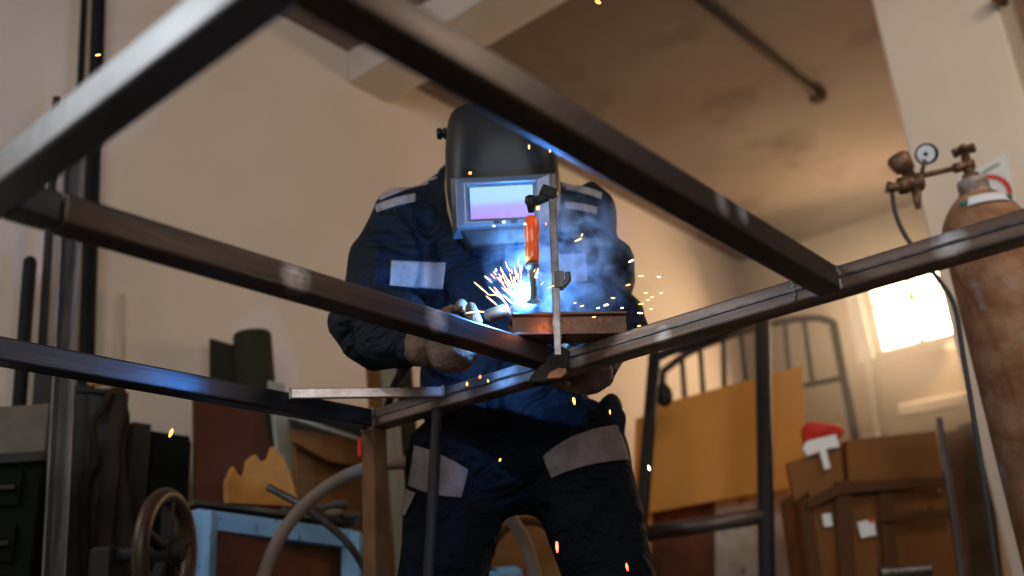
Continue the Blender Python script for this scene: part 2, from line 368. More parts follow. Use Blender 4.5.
# ------------------------------------------------------------------ implicit surfaces for the figure
def cap(p, q, r1, r2):
    p, q = np.array(p), np.array(q)
    def f(X):
        d = q-p; t = np.clip(((X-p)@d)/(d@d), 0, 1); return np.linalg.norm(X-p-t[:, None]*d, axis=1)-(r1+(r2-r1)*t)
    return f, np.minimum(p, q)-max(r1, r2), np.maximum(p, q)+max(r1, r2)
def ell(c, r, ax=None):
    c, r = np.array(c), np.array(r); R_ = np.eye(3) if ax is None else np.array(ax)   # rows are local axes
    def f(X):
        Y = (X-c)@R_.T; k0 = np.linalg.norm(Y/r, axis=1); k1 = np.linalg.norm(Y/(r*r), axis=1)+1e-9; return k0*(k0-1)/k1
    m = max(r); return f, c-m, c+m
def sdf_mesh(prims, h, k=.03, post=None, cut=None):
    lo = np.min([p[1] for p in prims], 0)-3*h-.02; hi = np.max([p[2] for p in prims], 0)+3*h+.02
    n = np.ceil((hi-lo)/h).astype(int)+1
    xs = [lo[i]+h*np.arange(n[i]) for i in range(3)]
    G = np.stack(np.meshgrid(*xs, indexing='ij'), -1).reshape(-1, 3)
    val = np.full(len(G), 9.)
    for p in prims:
        f, a, b = p[:3]; kk = p[3] if len(p) > 3 else k
        sel = np.all((G > a-.09) & (G < b+.09), axis=1)
        d = f(G[sel]); v = val[sel]
        hh = np.clip(.5+.5*(v-d)/kk, 0, 1); val[sel] = v*(1-hh)+d*hh-kk*hh*(1-hh)
    if post: 
        sel = np.abs(val) < .06; val[sel] = post(G[sel], val[sel])
    if cut: val = np.maximum(val, cut(G))
    val = val.reshape(n); ins = val < 0
    # surface nets
    cells = np.zeros(n-1); cnt = np.zeros(n-1); acc = np.zeros((*(n-1), 3))
    def sl(o): return tuple(slice(o[i], n[i]-1+o[i]) for i in range(3))
    corners = [(i, j, k_) for i in (0, 1) for j in (0, 1) for k_ in (0, 1)]
    for a in corners:
        for d in range(3):
            if a[d] == 1: continue
            b = list(a); b[d] = 1
            va, vb = val[sl(a)], val[sl(b)]; m = (va < 0) != (vb < 0)
            t = np.where(m, va/(va-vb+1e-12), 0)
            pos = np.zeros((*(n-1), 3)); pos[...] = a; pos[..., d] = t
            acc += pos*m[..., None]; cnt += m
    act = cnt > 0; idx = -np.ones(n-1, int); idx[act] = np.arange(act.sum())
    ijk = np.argwhere(act); verts = lo + h*(ijk + acc[act]/cnt[act][:, None])
    faces = []
    for d in range(3):
        o1, o2 = (d+1) % 3, (d+2) % 3
        s0 = [slice(0, n[i]) for i in range(3)]; s0[d] = slice(0, n[d]-1); s1 = list(s0); s1[d] = slice(1, n[d])
        fl = ins[tuple(s0)] != ins[tuple(s1)]
        for e in np.argwhere(fl):
            if e[o1] == 0 or e[o2] == 0 or e[o1] >= n[o1]-1 or e[o2] >= n[o2]-1: continue
            q = []
            for (da, db) in ((1, 1), (0, 1), (0, 0), (1, 0)):
                c = e.copy(); c[o1] -= da; c[o2] -= db; q.append(idx[tuple(c)])
            if min(q) < 0: continue
            if not ins[tuple(e)]: q = q[::-1]
            faces.append(q)
    return verts, faces
def obj_from(name, vf, material, parent, smooth_it=2):
    v, f = vf; me = bpy.data.meshes.new(name); me.from_pydata([tuple(x) for x in v], [], [list(map(int, q)) for q in f]); me.update()
    bm = bmesh.new(); bm.from_mesh(me)
    for _ in range(smooth_it): bmesh.ops.smooth_vert(bm, verts=bm.verts, factor=.5, use_axis_x=True, use_axis_y=True, use_axis_z=True)
    bmesh.ops.recalc_face_normals(bm, faces=bm.faces); bm.to_mesh(me); bm.free()
    for p in me.polygons: p.use_smooth = True
    me.materials.append(material); o = bpy.data.objects.new(name, me); COL.objects.link(o)
    if parent: o.parent = parent; o.matrix_parent_inverse = world(parent).inverted()
    return o
def folds(amp, fn):
    def post(X, v):
        out = np.empty(len(X))
        for i, x in enumerate(X): out[i] = fn(x)
        return v - amp*out
    return post
def nz(x, s, o=0): return noise.noise(Vector((x[0]*s[0]+o, x[1]*s[1]+o, x[2]*s[2]+o)))

# ------------------------------------------------------------------ the welder
per = empty('person', (0.02, 2.02, 0), 'person in navy workwear and a dark welding helmet bending over the steel frame', 'person')
shL, shR = at(403, 222, 2.04), at(585, 220, 2.04)
elL, elR = at(367, 320, 1.90), at(607, 322, 1.94)
wrL, wrR = at(420, 343, 1.72), at(592, 370, 1.86)
pel = at(516, 440, 2.10); wst = at(505, 375, 2.10); chs = at(492, 270, 2.05); nck = at(492, 200, 2.06)
hpL, hpR = at(462, 465, 2.10), at(570, 455, 2.10)
knL, knR = at(428, 590, 2.02), at(622, 600, 2.02)
knL.z = .50; knR.z = .50
ftL, ftR = Vector((knL.x-.03, 2.10, .09)), Vector((knR.x+.03, 2.12, .09))
hdc = at(502, 172, 1.93)
# body: one continuous surface, head with face, torso, arms and legs
def hv(x, y, z): return hdc + Vector((x, y*.96-z*-.2, z))
body = [ell(hdc, (.072, .092, .105)), ell(hdc+Vector((0, -.02, -.065)), (.055, .07, .06)), cap(hdc+Vector((0, .02, -.07)), nck+Vector((0, .01, -.03)), .052, .062),
        cap(shL+Vector((.03, 0, -.03)), shR+Vector((-.03, 0, -.03)), .045, .045), ell(chs, (.150, .10, .17)), ell(wst, (.135, .095, .14)), ell(pel, (.155, .10, .11)),
        cap(shL+Vector((.01, 0, -.02)), elL, .044, .038), cap(elL, wrL, .040, .028), cap(shR+Vector((-.01, 0, -.02)), elR, .044, .038), cap(elR, wrR, .040, .028),
        cap(hpL, knL, .080, .055), cap(knL, ftL, .052, .036), cap(hpR, knR, .080, .055), cap(knR, ftR, .052, .036),
        cap(ftL, ftL+Vector((-.02, -.15, -.04)), .035, .03), cap(ftR, ftR+Vector((.02, -.15, -.04)), .035, .03),
        ell(hdc+Vector((0, -.098, -.015)), (.012, .018, .022), None)+(.012,), ell(hdc+Vector((.073, .01, -.005)), (.010, .018, .030))+(.008,), ell(hdc+Vector((-.073, .01, -.005)), (.010, .018, .030))+(.008,),
        ell(hdc+Vector((0, -.088, -.062)), (.024, .010, .009))+(.008,)]
obj_from('body', sdf_mesh(body, .014, .03), M['skin'], per)
for sx in (-1, 1):
    MB().ball(hdc+Vector((sx*.03, -.083, .012)), .013, 2).build('eye', M['white'], per, smooth=True)
obj_from('hair', sdf_mesh([ell(hdc+Vector((0, .018, .025)), (.080, .090, .098))], .01, .02, cut=lambda G: -(G[:, 1]-(hdc.y-.045)) - .0+0*(G[:, 2]) ), M['hair'], per)

# jacket
def jf(x):
    a = nz(x, (7, 7, 3.2)); b = nz(x, (16, 16, 7), 5.2)
    c = math.sin(x[2]*62+nz(x, (6, 6, 6), 9)*5)
    dl = min((Vector(x)-elL).length, (Vector(x)-elR).length); arm = math.exp(-(dl/.13)**2)
    wz = math.exp(-((x[2]-1.02)/.14)**2)
    ridge = 1-abs(nz(x, (9, 9, 5), 3.3))*3.2
    return a*.9+b*.6+c*(.42*arm+.2*wz)+max(0, ridge)*.9-.45
hem = at(505, 445, 2.05).z
waistL, waistR = at(425, 400, 2.08), at(608, 400, 2.08)
jac = [cap(at(462, 209, 2.07), shL+Vector((.012, 0, .020)), .088, .066), cap(at(534, 207, 2.07), shR+Vector((-.012, 0, .014)), .088, .064), cap(at(462, 216, 2.07), at(534, 214, 2.07), .088, .088),
       ell(chs+Vector((0, .01, .0)), (.180, .125, .20)), ell(wst, (.185, .120, .20)), ell(at(515, 425, 2.10), (.178, .12, .13)),
       cap(shL, shL.lerp(elL, .5), .064, .066), cap(shL.lerp(elL, .5), elL, .066, .064), cap(elL, elL.lerp(wrL, .6), .066, .060), cap(elL.lerp(wrL, .6), wrL, .060, .040),
       cap(shR, shR.lerp(elR, .5), .068, .070), cap(shR.lerp(elR, .5), elR, .070, .062), cap(elR, wrR, .060, .042),
       cap(shL.lerp(elL, .3)+Vector((-.006, 0, 0)), shL.lerp(elL, .8)+Vector((-.003, 0, 0)), .066, .066), ell(elL+Vector((.02, -.01, -.03)), (.072, .075, .052)), ell(at(612, 428, 2.08), (.030, .05, .080))]
jko = obj_from('jacket', sdf_mesh(jac, .0095, .045, post=folds(.015, jf)), M['navy'], per, 1)
# cuff
cd_ = (wrL-elL).normalized()
MB().lathe(wrL-cd_*.035, cd_, [(0, .043), (.008, .047), (.03, .046), (.042, .044), (.044, .036)], 26).build('cuff', M['navy'], per, smooth=True)
cr_ = (wrR-elR).normalized()
MB().lathe(wrR-cr_*.03, cr_, [(0, .043), (.008, .046), (.03, .045), (.036, .036)], 26).build('cuff', M['navy'], per, smooth=True)
# collar: a standing band round the neck, open in front
cm = MB(); ring = []
cc = at(491, 186, 2.05)
for i in range(29):
    a = math.radians(-68+316*i/28)
    rx, ry = .112, .095
    base = cc+Vector((math.cos(a)*rx, math.sin(a)*ry+.0, -.035)); top = cc+Vector((math.cos(a)*(rx+.008), math.sin(a)*(ry+.01), .035+.010*math.sin(a)))
    ring.append((base, top))
vs = [(cm.bm.verts.new(b), cm.bm.verts.new((b+t)/2+Vector(((b-cc).x*.10, (b-cc).y*.10, 0))), cm.bm.verts.new(t)) for b, t in ring]
for i in range(28):
    for j in (0, 1): cm.bm.faces.new((vs[i][j], vs[i+1][j], vs[i+1][j+1], vs[i][j+1]))
co = cm.build('collar', M['navy'], per, smooth=True)
sd = co.modifiers.new('thickness', 'SOLIDIFY'); sd.thickness = .012; sd.offset = 0

# trousers
def tf(x):
    return nz(x, (6, 6, 3.5))*.8+nz(x, (15, 15, 9), 4)*.4+max(0, 1-abs(nz(x, (8, 8, 6), 7.7))*3)*.5
trs = [ell(pel, (.175, .125, .12)), cap(hpL, hpR, .115, .115), cap(hpL+Vector((-.005, 0, 0)), knL, .110, .085), cap(knL, ftL+Z*.06, .082, .075), cap(hpR+Vector((.012, 0, 0)), knR, .112, .088), cap(knR, ftR+Z*.06, .084, .076)]
trc = lambda G: (.065-G[:, 2])
tro = obj_from('trousers', sdf_mesh(trs, .0115, .035, post=folds(.010, tf), cut=trc), M['navy2'], per, 1)
# boots
for s_, ft in ((-1, ftL), (1, ftR)):
    fd = Vector((s_*.12, -1, 0)).normalized()
    obj_from('boot', sdf_mesh([cap(ft+Z*.05, ft+Z*(-.03), .056, .056), cap(ft-Z*.04, ft+fd*.17-Z*.045, .045, .042), cap(ft-Z*.02+fd*.04, ft+fd*.12-Z*.04, .045, .035)], .009, .02, cut=lambda G: -G[:, 2]), M['boot'], per)

# reflective tape and canvas patches draped over the cloth
def bvh_of(o):
    return BVHTree.FromPolygons([v.co.copy() for v in o.data.vertices], [list(p.vertices) for p in o.data.polygons])
BJ, BT = bvh_of(jko), bvh_of(tro)
def drape(name, quad, m, bvhs, n1=26, n2=10, off=.003, thick=.002, curve=0):
    # quad: four image corners (top-left, top-right, bottom-right, bottom-left) projected on to the cloth
    mb = MB(); rows = []
    def tri(t, pts):
        if len(pts) == 2: return Vector(pts[0]).lerp(Vector(pts[1]), t)
        a, b, c = map(Vector, pts); return a*(1-t)**2+b*2*t*(1-t)+c*t*t
    for j in range(n2+1):
        row = []
        for i in range(n1+1):
            p = tri(i/n1, quad[0]).lerp(tri(i/n1, quad[1]), j/n2)
            d = ray(p.x, p.y).normalized(); best = None
            for B in bvhs:
                h = B.ray_cast(CAM+d*1.2, d, 2)
                if h[0] is not None and (best is None or h[3] < best[1]): best = (h[0]+ (h[1] if h[1].dot(d) < 0 else -h[1])*off, h[3])
            row.append(mb.bm.verts.new(best[0]) if best and best[1] < 1.3 else None)
        rows.append(row)
    for j in range(n2):
        for i in range(n1):
            q = [rows[j][i], rows[j][i+1], rows[j+1][i+1], rows[j+1][i]]
            if None in q: continue
            if max((a.co-b.co).length for a in q for b in q) > .05: continue
            mb.bm.faces.new(q)
    for v in [v for v in mb.bm.verts if not v.link_faces]: mb.bm.verts.remove(v)
    if not len(mb.bm.verts): return None
    o = mb.build(name, m, per, smooth=True)
    s = o.modifiers.new('thickness', 'SOLIDIFY'); s.thickness = thick; s.offset = 1
    return o
drape('reflective_stripe', ([(379, 195), (402, 183), (438, 177)], [(380, 201), (404, 189), (436, 183)]), M['reflect'], (BJ,))
drape('reflective_stripe', ([(375, 206), (393, 198), (415, 194)], [(377, 213), (394, 206), (415, 202)]), M['reflect'], (BJ,))
drape('reflective_stripe', ([(562, 184), (584, 185), (602, 194)], [(562, 190), (583, 192), (601, 200)]), M['reflect'], (BJ,))
drape('reflective_stripe', ([(566, 202), (582, 203), (597, 208)], [(566, 209), (582, 210), (597, 215)]), M['reflect'], (BJ,))
drape('collar_flap', ([(430, 184), (447, 178)], [(440, 212), (458, 226)]), M['navy'], (BJ,), 14, 14, off=.010, thick=.008)
drape('collar_flap', ([(556, 190), (566, 190)], [(545, 232), (556, 214)]), M['navy'], (BJ,), 14, 14, off=.010, thick=.008)
drape('chest_patch', ([(391, 261), (446, 263)], [(389, 286), (443, 289)]), M['reflect'], (BJ,), 30, 14)
drape('chest_patch', ([(558, 255), (586, 254)], [(558, 283), (588, 281)]), M['reflect'], (BJ,), 20, 14)
drape('hip_patch', ([(416, 446), (440, 452), (468, 470)], [(410, 486), (434, 499), (461, 498)]), M['patchgrey'], (BJ, BT), 24, 20, off=.006)
drape('hip_patch', ([(406, 488), (412, 491), (417, 494)], [(400, 513), (404, 516), (407, 516)]), M['patchgrey'], (BJ, BT), 8, 12, off=.006)
drape('hip_patch', ([(543, 457), (572, 430), (617, 426)], [(552, 478), (580, 464), (627, 460)]), M['patchgrey'], (BJ, BT), 26, 20, off=.006)
# front zip placket
drape('placket', ([(497, 350), (503, 350)], [(499, 440), (505, 440)]), M['navy2'], (BJ,), 4, 30, off=.004)

# ---- gloves: palm and five fingers closed round what they hold
def hand(name, hold_c, axis, palm_dir, wrist, grip=.019, flip=1, sc=1.0, curl=1.0):
    axis = axis.normalized(); pd_ = (palm_dir-axis*palm_dir.dot(axis)).normalized(); t2 = axis.cross(pd_)*flip
    pr_ = []
    pc_ = hold_c+pd_*(grip+.020)*sc
    R3 = [axis, pd_, t2]
    pr_.append(ell(pc_, (.046*sc, .019*sc, .044*sc), R3)+(.02,))
    pr_.append(ell(pc_-t2*.030*sc, (.040*sc, .022*sc, .026*sc), R3)+(.02,))
    pr_.append(cap(pc_-t2*.03, wrist, .030*sc, .036)+(.02,))
    lens = (1.28, 1.45, 1.38, 1.12)
    for i in range(4):
        o = (i-1.5)*.0222*sc; pts = []
        R0 = (grip+.012)*sc
        for s in range(6):
            a = math.radians(20+ (s/5)*lens[i]*158*curl)
            pts.append(hold_c+axis*(o+.002*math.sin(i*3+s)) + (pd_*math.cos(a-.0)+t2*math.sin(a))*R0*(1.12 if s < 2 else 1.0))
        for s in range(5): pr_.append(cap(pts[s], pts[s+1], (.0120-.0007*s)*sc, (.0113-.0007*s)*sc)+(.0045,))
    th0 = pc_-t2*.022*sc+axis*.036*sc
    th1 = hold_c+axis*.055*sc-t2*(grip+.012)*sc; th2 = hold_c+axis*.058*sc-t2*(grip+.004)*sc-pd_*(grip+.004)*sc
    pr_ += [cap(th0, th1, .017*sc, .0125*sc)+(.010,), cap(th1, th2, .0125*sc, .0105*sc)+(.004,)]
    def gf(x): return nz(x, (45, 45, 45))*.9+nz(x, (110, 110, 110), 3)*.3
    return obj_from(name, sdf_mesh(pr_, .0034, .01, post=folds(.0022, gf)), M['glove'], per, 1)
tq0 = at(438, 338, 1.70); tq1 = at(484, 318, 1.665)
hand('glove', at(450, 329, 1.69), tq1-tq0, Vector((-.1, .55, -.75)), wrL, .018, 1, 1.08)
hl0 = at(572, 368, 1.80)
hand('glove', hl0, Vector((.25, -.2, 1)), Vector((.75, .6, -.1)), wrR, .016, 1, 1.0)
# gauntlet cuff of the near glove
MB().lathe(wrL-cd_*.004, cd_, [(0, .037), (.01, .041), (.03, .040), (.05, .036)], 24).build('glove_cuff', M['glove'], per, smooth=True)

# ---- helmet
hm = MB()
tilt = math.radians(12)
HC = at(502.5, 182, 1.86); HS = 1.06
hX = (Vector((1, 0, 0))*math.cos(-.02)+Z*math.sin(-.02)).normalized(); hF = Vector((0, -math.cos(tilt), -math.sin(tilt))); hU = hX.cross(hF)*1
if hU.z < 0: hU = -hU
def HP(x, f, u): return HC+(hX*x*1.065+hF*f+hU*u)*HS
prof = [(-.150, .066, .060, 3.2), (-.142, .072, .068, 3.2), (-.10, .092, .082, 3.2), (-.06, .102, .088, 3.4), (-.02, .1055, .090, 3.4), (.02, .1065, .091, 3.0), (.06, .1065, .090, 2.6), (.128, .100, .077, 2.4), (.146, .088, .064, 2.3), (.157, .064, .042, 2.1), (.162, .024, .012, 2), (.125, .096, .074, 2.3), (.142, .080, .058, 2.2), (.152, .056, .036, 2.1), (.157, .022, .010, 2)]
rows = []; NS = 40
for (uu, wx, fz, ex) in prof:
    row = []
    for i in range(NS+1):
        a = -PI/2*1.28+PI*1.28*i/NS
        sx = math.copysign(abs(math.sin(a))**(2/ex), math.sin(a)); cx_ = math.copysign(abs(math.cos(a))**(2/ex), math.cos(a)) if True else 0
        if abs(a) > PI/2:
            t_ = (abs(a)-PI/2)/(PI*.14); sx = math.copysign(1-.06*t_, a); cx_ = -t_*1.1
        row.append(hm.bm.verts.new(HP(sx*wx, cx_*fz+.02, uu)))
    rows.append(row)
for j in range(len(rows)-1):
    for i in range(NS): hm.bm.faces.new((rows[j][i], rows[j][i+1], rows[j+1][i+1], rows[j+1][i]))
hm.bm.faces.new(rows[-1])
ho = hm.build('helmet', M['helmet'], per, smooth=True)
ss = ho.modifiers.new('thickness', 'SOLIDIFY'); ss.thickness = .005; ss.offset = -1
ss = ho.modifiers.new('subdivision', 'SUBSURF'); ss.levels = 1; ss.render_levels = 1
# tan guard strips on the rim
for s_ in (-1, 1):
    g_ = MB().tube([HP(s_*.101, -.028, .05), HP(s_*.104, -.022, 0), HP(s_*.100, -.012, -.05), HP(s_*.088, .0, -.11)], .009, 10)
    g_.build('rim_guard', M['tan'], ho, smooth=True)
MB().lathe(HP(-.104, -.01, .112), -hX, [(0, .013), (.006, .013), (.007, .009), (.010, .009), (.011, .013), (.019, .0125), (.021, .009)], 18).build('knob', M['black'], ho, smooth=True)
MB().lathe(HP(.104, -.01, .112), hX, [(0, .013), (.006, .013), (.007, .009), (.010, .009), (.011, .013), (.019, .0125), (.021, .009)], 18).build('knob', M['black'], ho, smooth=True)
# window housing (a raised box with a recessed lens)
def fr_poly(x0, x1, u0, u1): return [(x0, u0), (x1, u0), (x1, u1), (x0, u1)]
hb = MB(); F0, F1 = .085, .125
ux0, ux1, uy0, uy1 = -.084, .088, -.120, -.022
lx0, lx1, ly0, ly1 = -.060, .056, -.103, -.040
def ringloop(x0, x1, y0, y1, f, r=0): return [hb.bm.verts.new(HP(x, f, y)) for x, y in ((x0, y0), (x1, y0), (x1, y1), (x0, y1))]
A0 = ringloop(ux0-.010, ux1+.010, uy0-.012, uy1+.012, F0); A1 = ringloop(ux0, ux1, uy0, uy1, F1-.004)
A2 = ringloop(lx0-.006, lx1+.006, ly0-.006, ly1+.006, F1); A3 = ringloop(lx0, lx1, ly0, ly1, F1-.006); A4 = ringloop(lx0, lx1, ly0, ly1, F1-.016)
for a_, b_ in ((A0, A1), (A1, A2), (A2, A3), (A3, A4)):
    for i in range(4): hb.bm.faces.new((a_[i], a_[(i+1) % 4], b_[(i+1) % 4], b_[i]))
hb.bm.faces.new(A4)
hbo = hb.build('window_housing', M['helmetb'], ho, bevel=.003)
# chin shield below the window
ch = MB()
c0 = [HP(-.080, .116, -.121), HP(.080, .116, -.121), HP(.062, .102, -.154), HP(-.062, .102, -.154)]
ch.prism(c0, hF*-.03); ch.build('chin_shield', M['helmet'], ho, bevel=.006)
# lens: coating tint, with its reflection painted in as a colour ramp
lm = bpy.data.materials.new('coated lens with painted reflection'); lm.use_nodes = True; n = lm.node_tree.nodes; l = lm.node_tree.links; b = n['Principled BSDF']
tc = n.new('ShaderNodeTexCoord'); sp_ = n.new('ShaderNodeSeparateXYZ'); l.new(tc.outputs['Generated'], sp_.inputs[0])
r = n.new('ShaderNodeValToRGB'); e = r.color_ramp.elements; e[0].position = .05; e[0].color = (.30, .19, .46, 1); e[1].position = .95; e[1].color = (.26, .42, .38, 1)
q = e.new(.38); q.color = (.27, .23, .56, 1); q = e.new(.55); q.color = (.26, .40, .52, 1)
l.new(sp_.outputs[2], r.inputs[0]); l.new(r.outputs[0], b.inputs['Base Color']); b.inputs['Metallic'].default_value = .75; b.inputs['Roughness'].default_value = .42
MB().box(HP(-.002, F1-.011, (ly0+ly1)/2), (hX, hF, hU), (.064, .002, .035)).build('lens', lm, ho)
# small buttons row beneath the lens
for q_ in range(2): MB().box(HP(-.012+q_*.03, F1, -.1125), (hX, hF, hU), (.007, .0015, .003)).build('vent_slot', M['black'], ho)

# ---- welding torch in the glove
tr = empty('welding_torch', tq0, 'dark welding torch with a copper nozzle held in the gloved hand', 'welding torch')
n0 = at(489, 316, 1.655); n1 = at(510, 309, 1.645)
MB().tube(bez([at(425, 352, 1.72), tq0, at(470, 322, 1.675), n0], 6), .0125, 14, True, None).build('grip', M['black'], tr, smooth=True)
dn_ = (n1-n0).normalized(); Ln = (n1-n0).length
MB().lathe(n0-dn_*.006, dn_, [(0, .0115), (.012, .0125), (Ln-.004, .0125), (Ln, .0105), (Ln+.004, .0100), (Ln+.0045, .007), (Ln+.001, .006)], 22).build('nozzle', M['copper'], tr, smooth=True)
MB().tube([n1, n1.lerp(ARC, .8)], .0012, 8).build('wire', M['copper'], tr)
hp = bez([at(425, 352, 1.72), at(402, 372, 1.84), at(388, 405, 2.06), at(377, 460, 2.2), at(374, 700, 2.25)], 8)
hp[-1].z = .02
MB().tube(hp, .009, 10).build('cable', M['black'], tr, smooth=True)

# ------------------------------------------------------------------ arc and sparks
white_hot = emis('arc plasma', (.75, .88, 1), 60)
tag(MB().ball(ARC, .0055, 2, (1.3, 1, .8)).build('welding_arc', white_hot, smooth=True), 'blinding blue-white welding arc at the left end of the channel', 'welding arc')
spk = {'y': emis('yellow spark', (1, .56, .12), 5), 'w': emis('white spark', (1, .86, .62), 14), 'o': emis('orange spark', (1, .24, .04), 9), 'r': emis('red spark', (1, .09, .03), 9)}
def spark(p, d, Ls, r, key, label, group):
    o = MB().lathe(p-d.normalized()*Ls/2, d, [(0, r*.15), (Ls*.2, r*.7), (Ls*.55, r), (Ls*.85, r*.7), (Ls, r*.1)], 6).build('spark', spk[key], smooth=True)
    tag(o, label, 'spark', group); return o
near = 'fine bright spark bursting out of the weld beside the clamp'
for i in range(58):
    a = math.radians(random.gauss(98, 36))
    if math.sin(a) < .08: continue
    d = Vector((math.cos(a)*1.0, random.uniform(-.35, .35), math.sin(a)))
    dist = random.uniform(.018, .072)
    spark(ARC+Vector((0, 0, .002))+d*dist, d, random.uniform(.006, .020), random.uniform(.0004, .0008), random.choice('wyyyo'), near, 'sparks bursting from the weld')
lf = 'golden spark streaking up to the left of the weld'
for (x0, y0, x1, y1) in ((474, 282, 488, 294), (489, 287, 503, 300), (494, 287, 502, 297), (486, 296, 497, 305), (503, 295, 512, 303), (466, 313, 474, 312), (476, 311, 484, 312), (497, 292, 508, 306), (517, 283, 521, 296), (508, 288, 514, 298)):
    a, b_ = at(x0, y0, 1.60), at(x1, y1, 1.62)
    spark((a+b_)/2, b_-a, (b_-a).length, .0011, 'y', lf, 'golden sparks left of the weld')
rt = 'tiny yellow-white spark flying to the right of the clamp'
for (x, y) in ((641, 276), (646, 293), (652, 297), (641, 304), (651, 309), (640, 313), (659, 277), (628, 285), (606, 305), (622, 308), (575, 303), (582, 306), (598, 308), (594, 317), (639, 326), (613, 298), (648, 300), (661, 293)):
    dx = Vector((random.uniform(.6, 1), 0, random.uniform(-.1, .25)))
    spark(at(x, y, 1.62), dx, random.uniform(.004, .010), .0011, random.choice('yyw'), rt, 'sparks to the right of the clamp')
for (x, y, Y, dx, dz, L_, r_, k_, lab) in (
    (598, 2, 1.3, .3, -.2, .010, .0028, 'o', 'round orange spark high up beside the upper crossbar'),
    (98, 55, 1.5, 1, .1, .010, .0022, 'o', 'small red-orange spark in front of the black pipes at upper left'),
    (171, 433, 1.7, .35, 1, .016, .0032, 'o', 'orange spark in front of the dark green cabinet'),
    (529, 147, 1.62, 0, 1, .009, .0018, 'y', 'yellow spark in front of the helmet brow'),
    (550, 151, 1.62, .1, 1, .006, .0014, 'y', 'small dull yellow spark at the right edge of the helmet'),
    (470, 173, 1.64, 1, 0, .006, .0026, 'o', 'pinkish spark over the helmet\'s left window edge'),
    (538, 208, 1.58, 0, 1, .008, .0034, 'o', 'glowing orange spark on the clamp\'s swivel knob'),
    (546, 224, 1.58, 0, 1, .004, .0016, 'r', 'small pink spark just right of the orange clamp handle'),
    (578, 240, 1.6, 1, .4, .014, .0013, 'y', 'bent yellow spark in the smoke right of the clamp'),
    (582, 235, 1.6, .5, 1, .006, .0013, 'y', 'short yellow spark above the bent one in the smoke'),
    (631, 261, 1.62, 1, .5, .010, .0011, 'w', 'lone white spark by the welder\'s outer sleeve'),
    (480, 377, 1.7, .15, 1, .007, .0022, 'r', 'red spark above the far rail right of the corner brace'),
    (467, 384, 1.7, .1, 1, .007, .0020, 'o', 'dim orange spark above the far rail nearest the corner brace'),
    (488, 381, 1.7, 0, 1, .005, .0016, 'y', 'yellow spark above the far rail beside the red one'),
    (574, 401, 1.7, -.1, 1, .014, .0026, 'o', 'bright orange spark falling below the far rail'),
    (610, 412, 1.7, 0, 1, .008, .0013, 'o', 'faint thin orange spark by the welder\'s hip'),
    (649, 468, 1.6, .2, -1, .009, .0024, 'w', 'pale yellow spark in front of the black stand\'s left post'),
    (500, 460, 1.75, .6, 1, .006, .0018, 'o', 'dim orange spark in front of the belt'),
    (557, 547, 1.6, 0, 1, .018, .0024, 'r', 'red elongated spark by the inner thigh'),
    (627, 567, 1.6, -.1, 1, .012, .0018, 'r', 'red spark low on the trouser leg'),
    (504, 222, 1.62, 1, 0, .004, .0014, 'w', 'left white speck under the helmet window'),
    (525, 224, 1.58, 1, 0, .004, .0014, 'w', 'right white speck beside the top of the orange handle'),
    (494, 226, 1.62, 1, 0, .004, .0013, 'w', 'faint white speck at the lower left of the helmet window'),
    (496, 270, 1.62, 0, 1, .004, .0013, 'w', 'small white spark in front of the jacket above the weld')):
    spark(at(x, y, Y), Vector((dx, 0, dz)), L_, r_, k_, lab, None)

# ------------------------------------------------------------------ background, left
def lwall(x, y, off): return pl(x, y, U, LW-off)
def down(a, b):                       # line a->b carried on to the floor
    d = (b-a).normalized(); return a + d*((.003-a.z)/d.z)
def flat(pts, Y, th, m, name, ext=False, bevel=.003, parent=None, Yf=None):
    # board whose outline is seen at these image points, standing at depth Y with thickness th
    n_ = Vector((0, 1, 0)); q = [at(x, y, Y) for x, y in pts]
    return MB().prism(q, Vector((0, th, 0))).build(name, m, parent, bevel=bevel)
def leanboard(pts, off, th, m, name, parent=None):
    q = [lwall(x, y, off) for x, y in pts]
    return MB().prism(q, U*th).build(name, m, parent, bevel=.003)
a = lwall(100, -40, .06); b = down(a, lwall(82, 500, .06)); a = a+(a-b).normalized()*((CZ-.005-a.z)/(a-b).normalized().z)
tag(autosmooth(MB().tube([b, a], .022, 18).build('pipe', M['blackpipe'])), 'thick black pipe rising to the ceiling, rightmost of the uprights on the left wall', 'pipe')
a = lwall(84.5, -8, .05); b = down(a, lwall(66, 400, .05)); a = a+(a-b).normalized()*((CZ-.005-a.z)/(a-b).normalized().z)
tag(autosmooth(MB().tube([b, a], .0105, 12).build('pipe', M['blackpipe'])), 'thin black pipe running just left of the thick black pipe', 'pipe')
a = lwall(57, 98, .10); b = down(a, lwall(43, 335, .10))
tag(autosmooth(MB().tube([b, a], .0125, 12).build('steel_bar', M['darkmetal'])), 'slim black steel bar whose top ends beside the upper left rail', 'steel bar')
a = at(78, 140, 2.24); b = down(a, at(56.5, 576, 2.24))
mb = MB(); sd_ = Vector((1, 0, 0)); mb.beam(b, a, .006, .042, up=Vector((1, 0, 0))); mb.beam(b+Vector((-.018, -.014, 0)), a+Vector((-.018, -.014, 0)), .03, .006, up=Vector((1, 0, 0)))
tag(mb.build('angle_bar', M['greypipe'], bevel=.001), 'scuffed grey steel angle bar with a bright worn edge, left of the thick black pipe', 'angle bar')
a = lwall(82, 130, .09); b = down(a, lwall(66, 450, .09))
tag(MB().beam(b, a, .01, .026, up=Vector((1, 0, 0))).build('wooden_batten', M['brownpipe'], bevel=.002), 'brown batten between the grey angle bar and the thick black pipe', 'batten')
a = lwall(30, 262, .12); b = down(a, lwall(18, 420, .12))
mb = MB().tube([b, a], .018, 16); mb.ball(a, .018, 2); tag(autosmooth(mb.build('round_bar', M['blackpipe'])), 'short black bar with a rounded top, leftmost against the wall', 'steel bar')
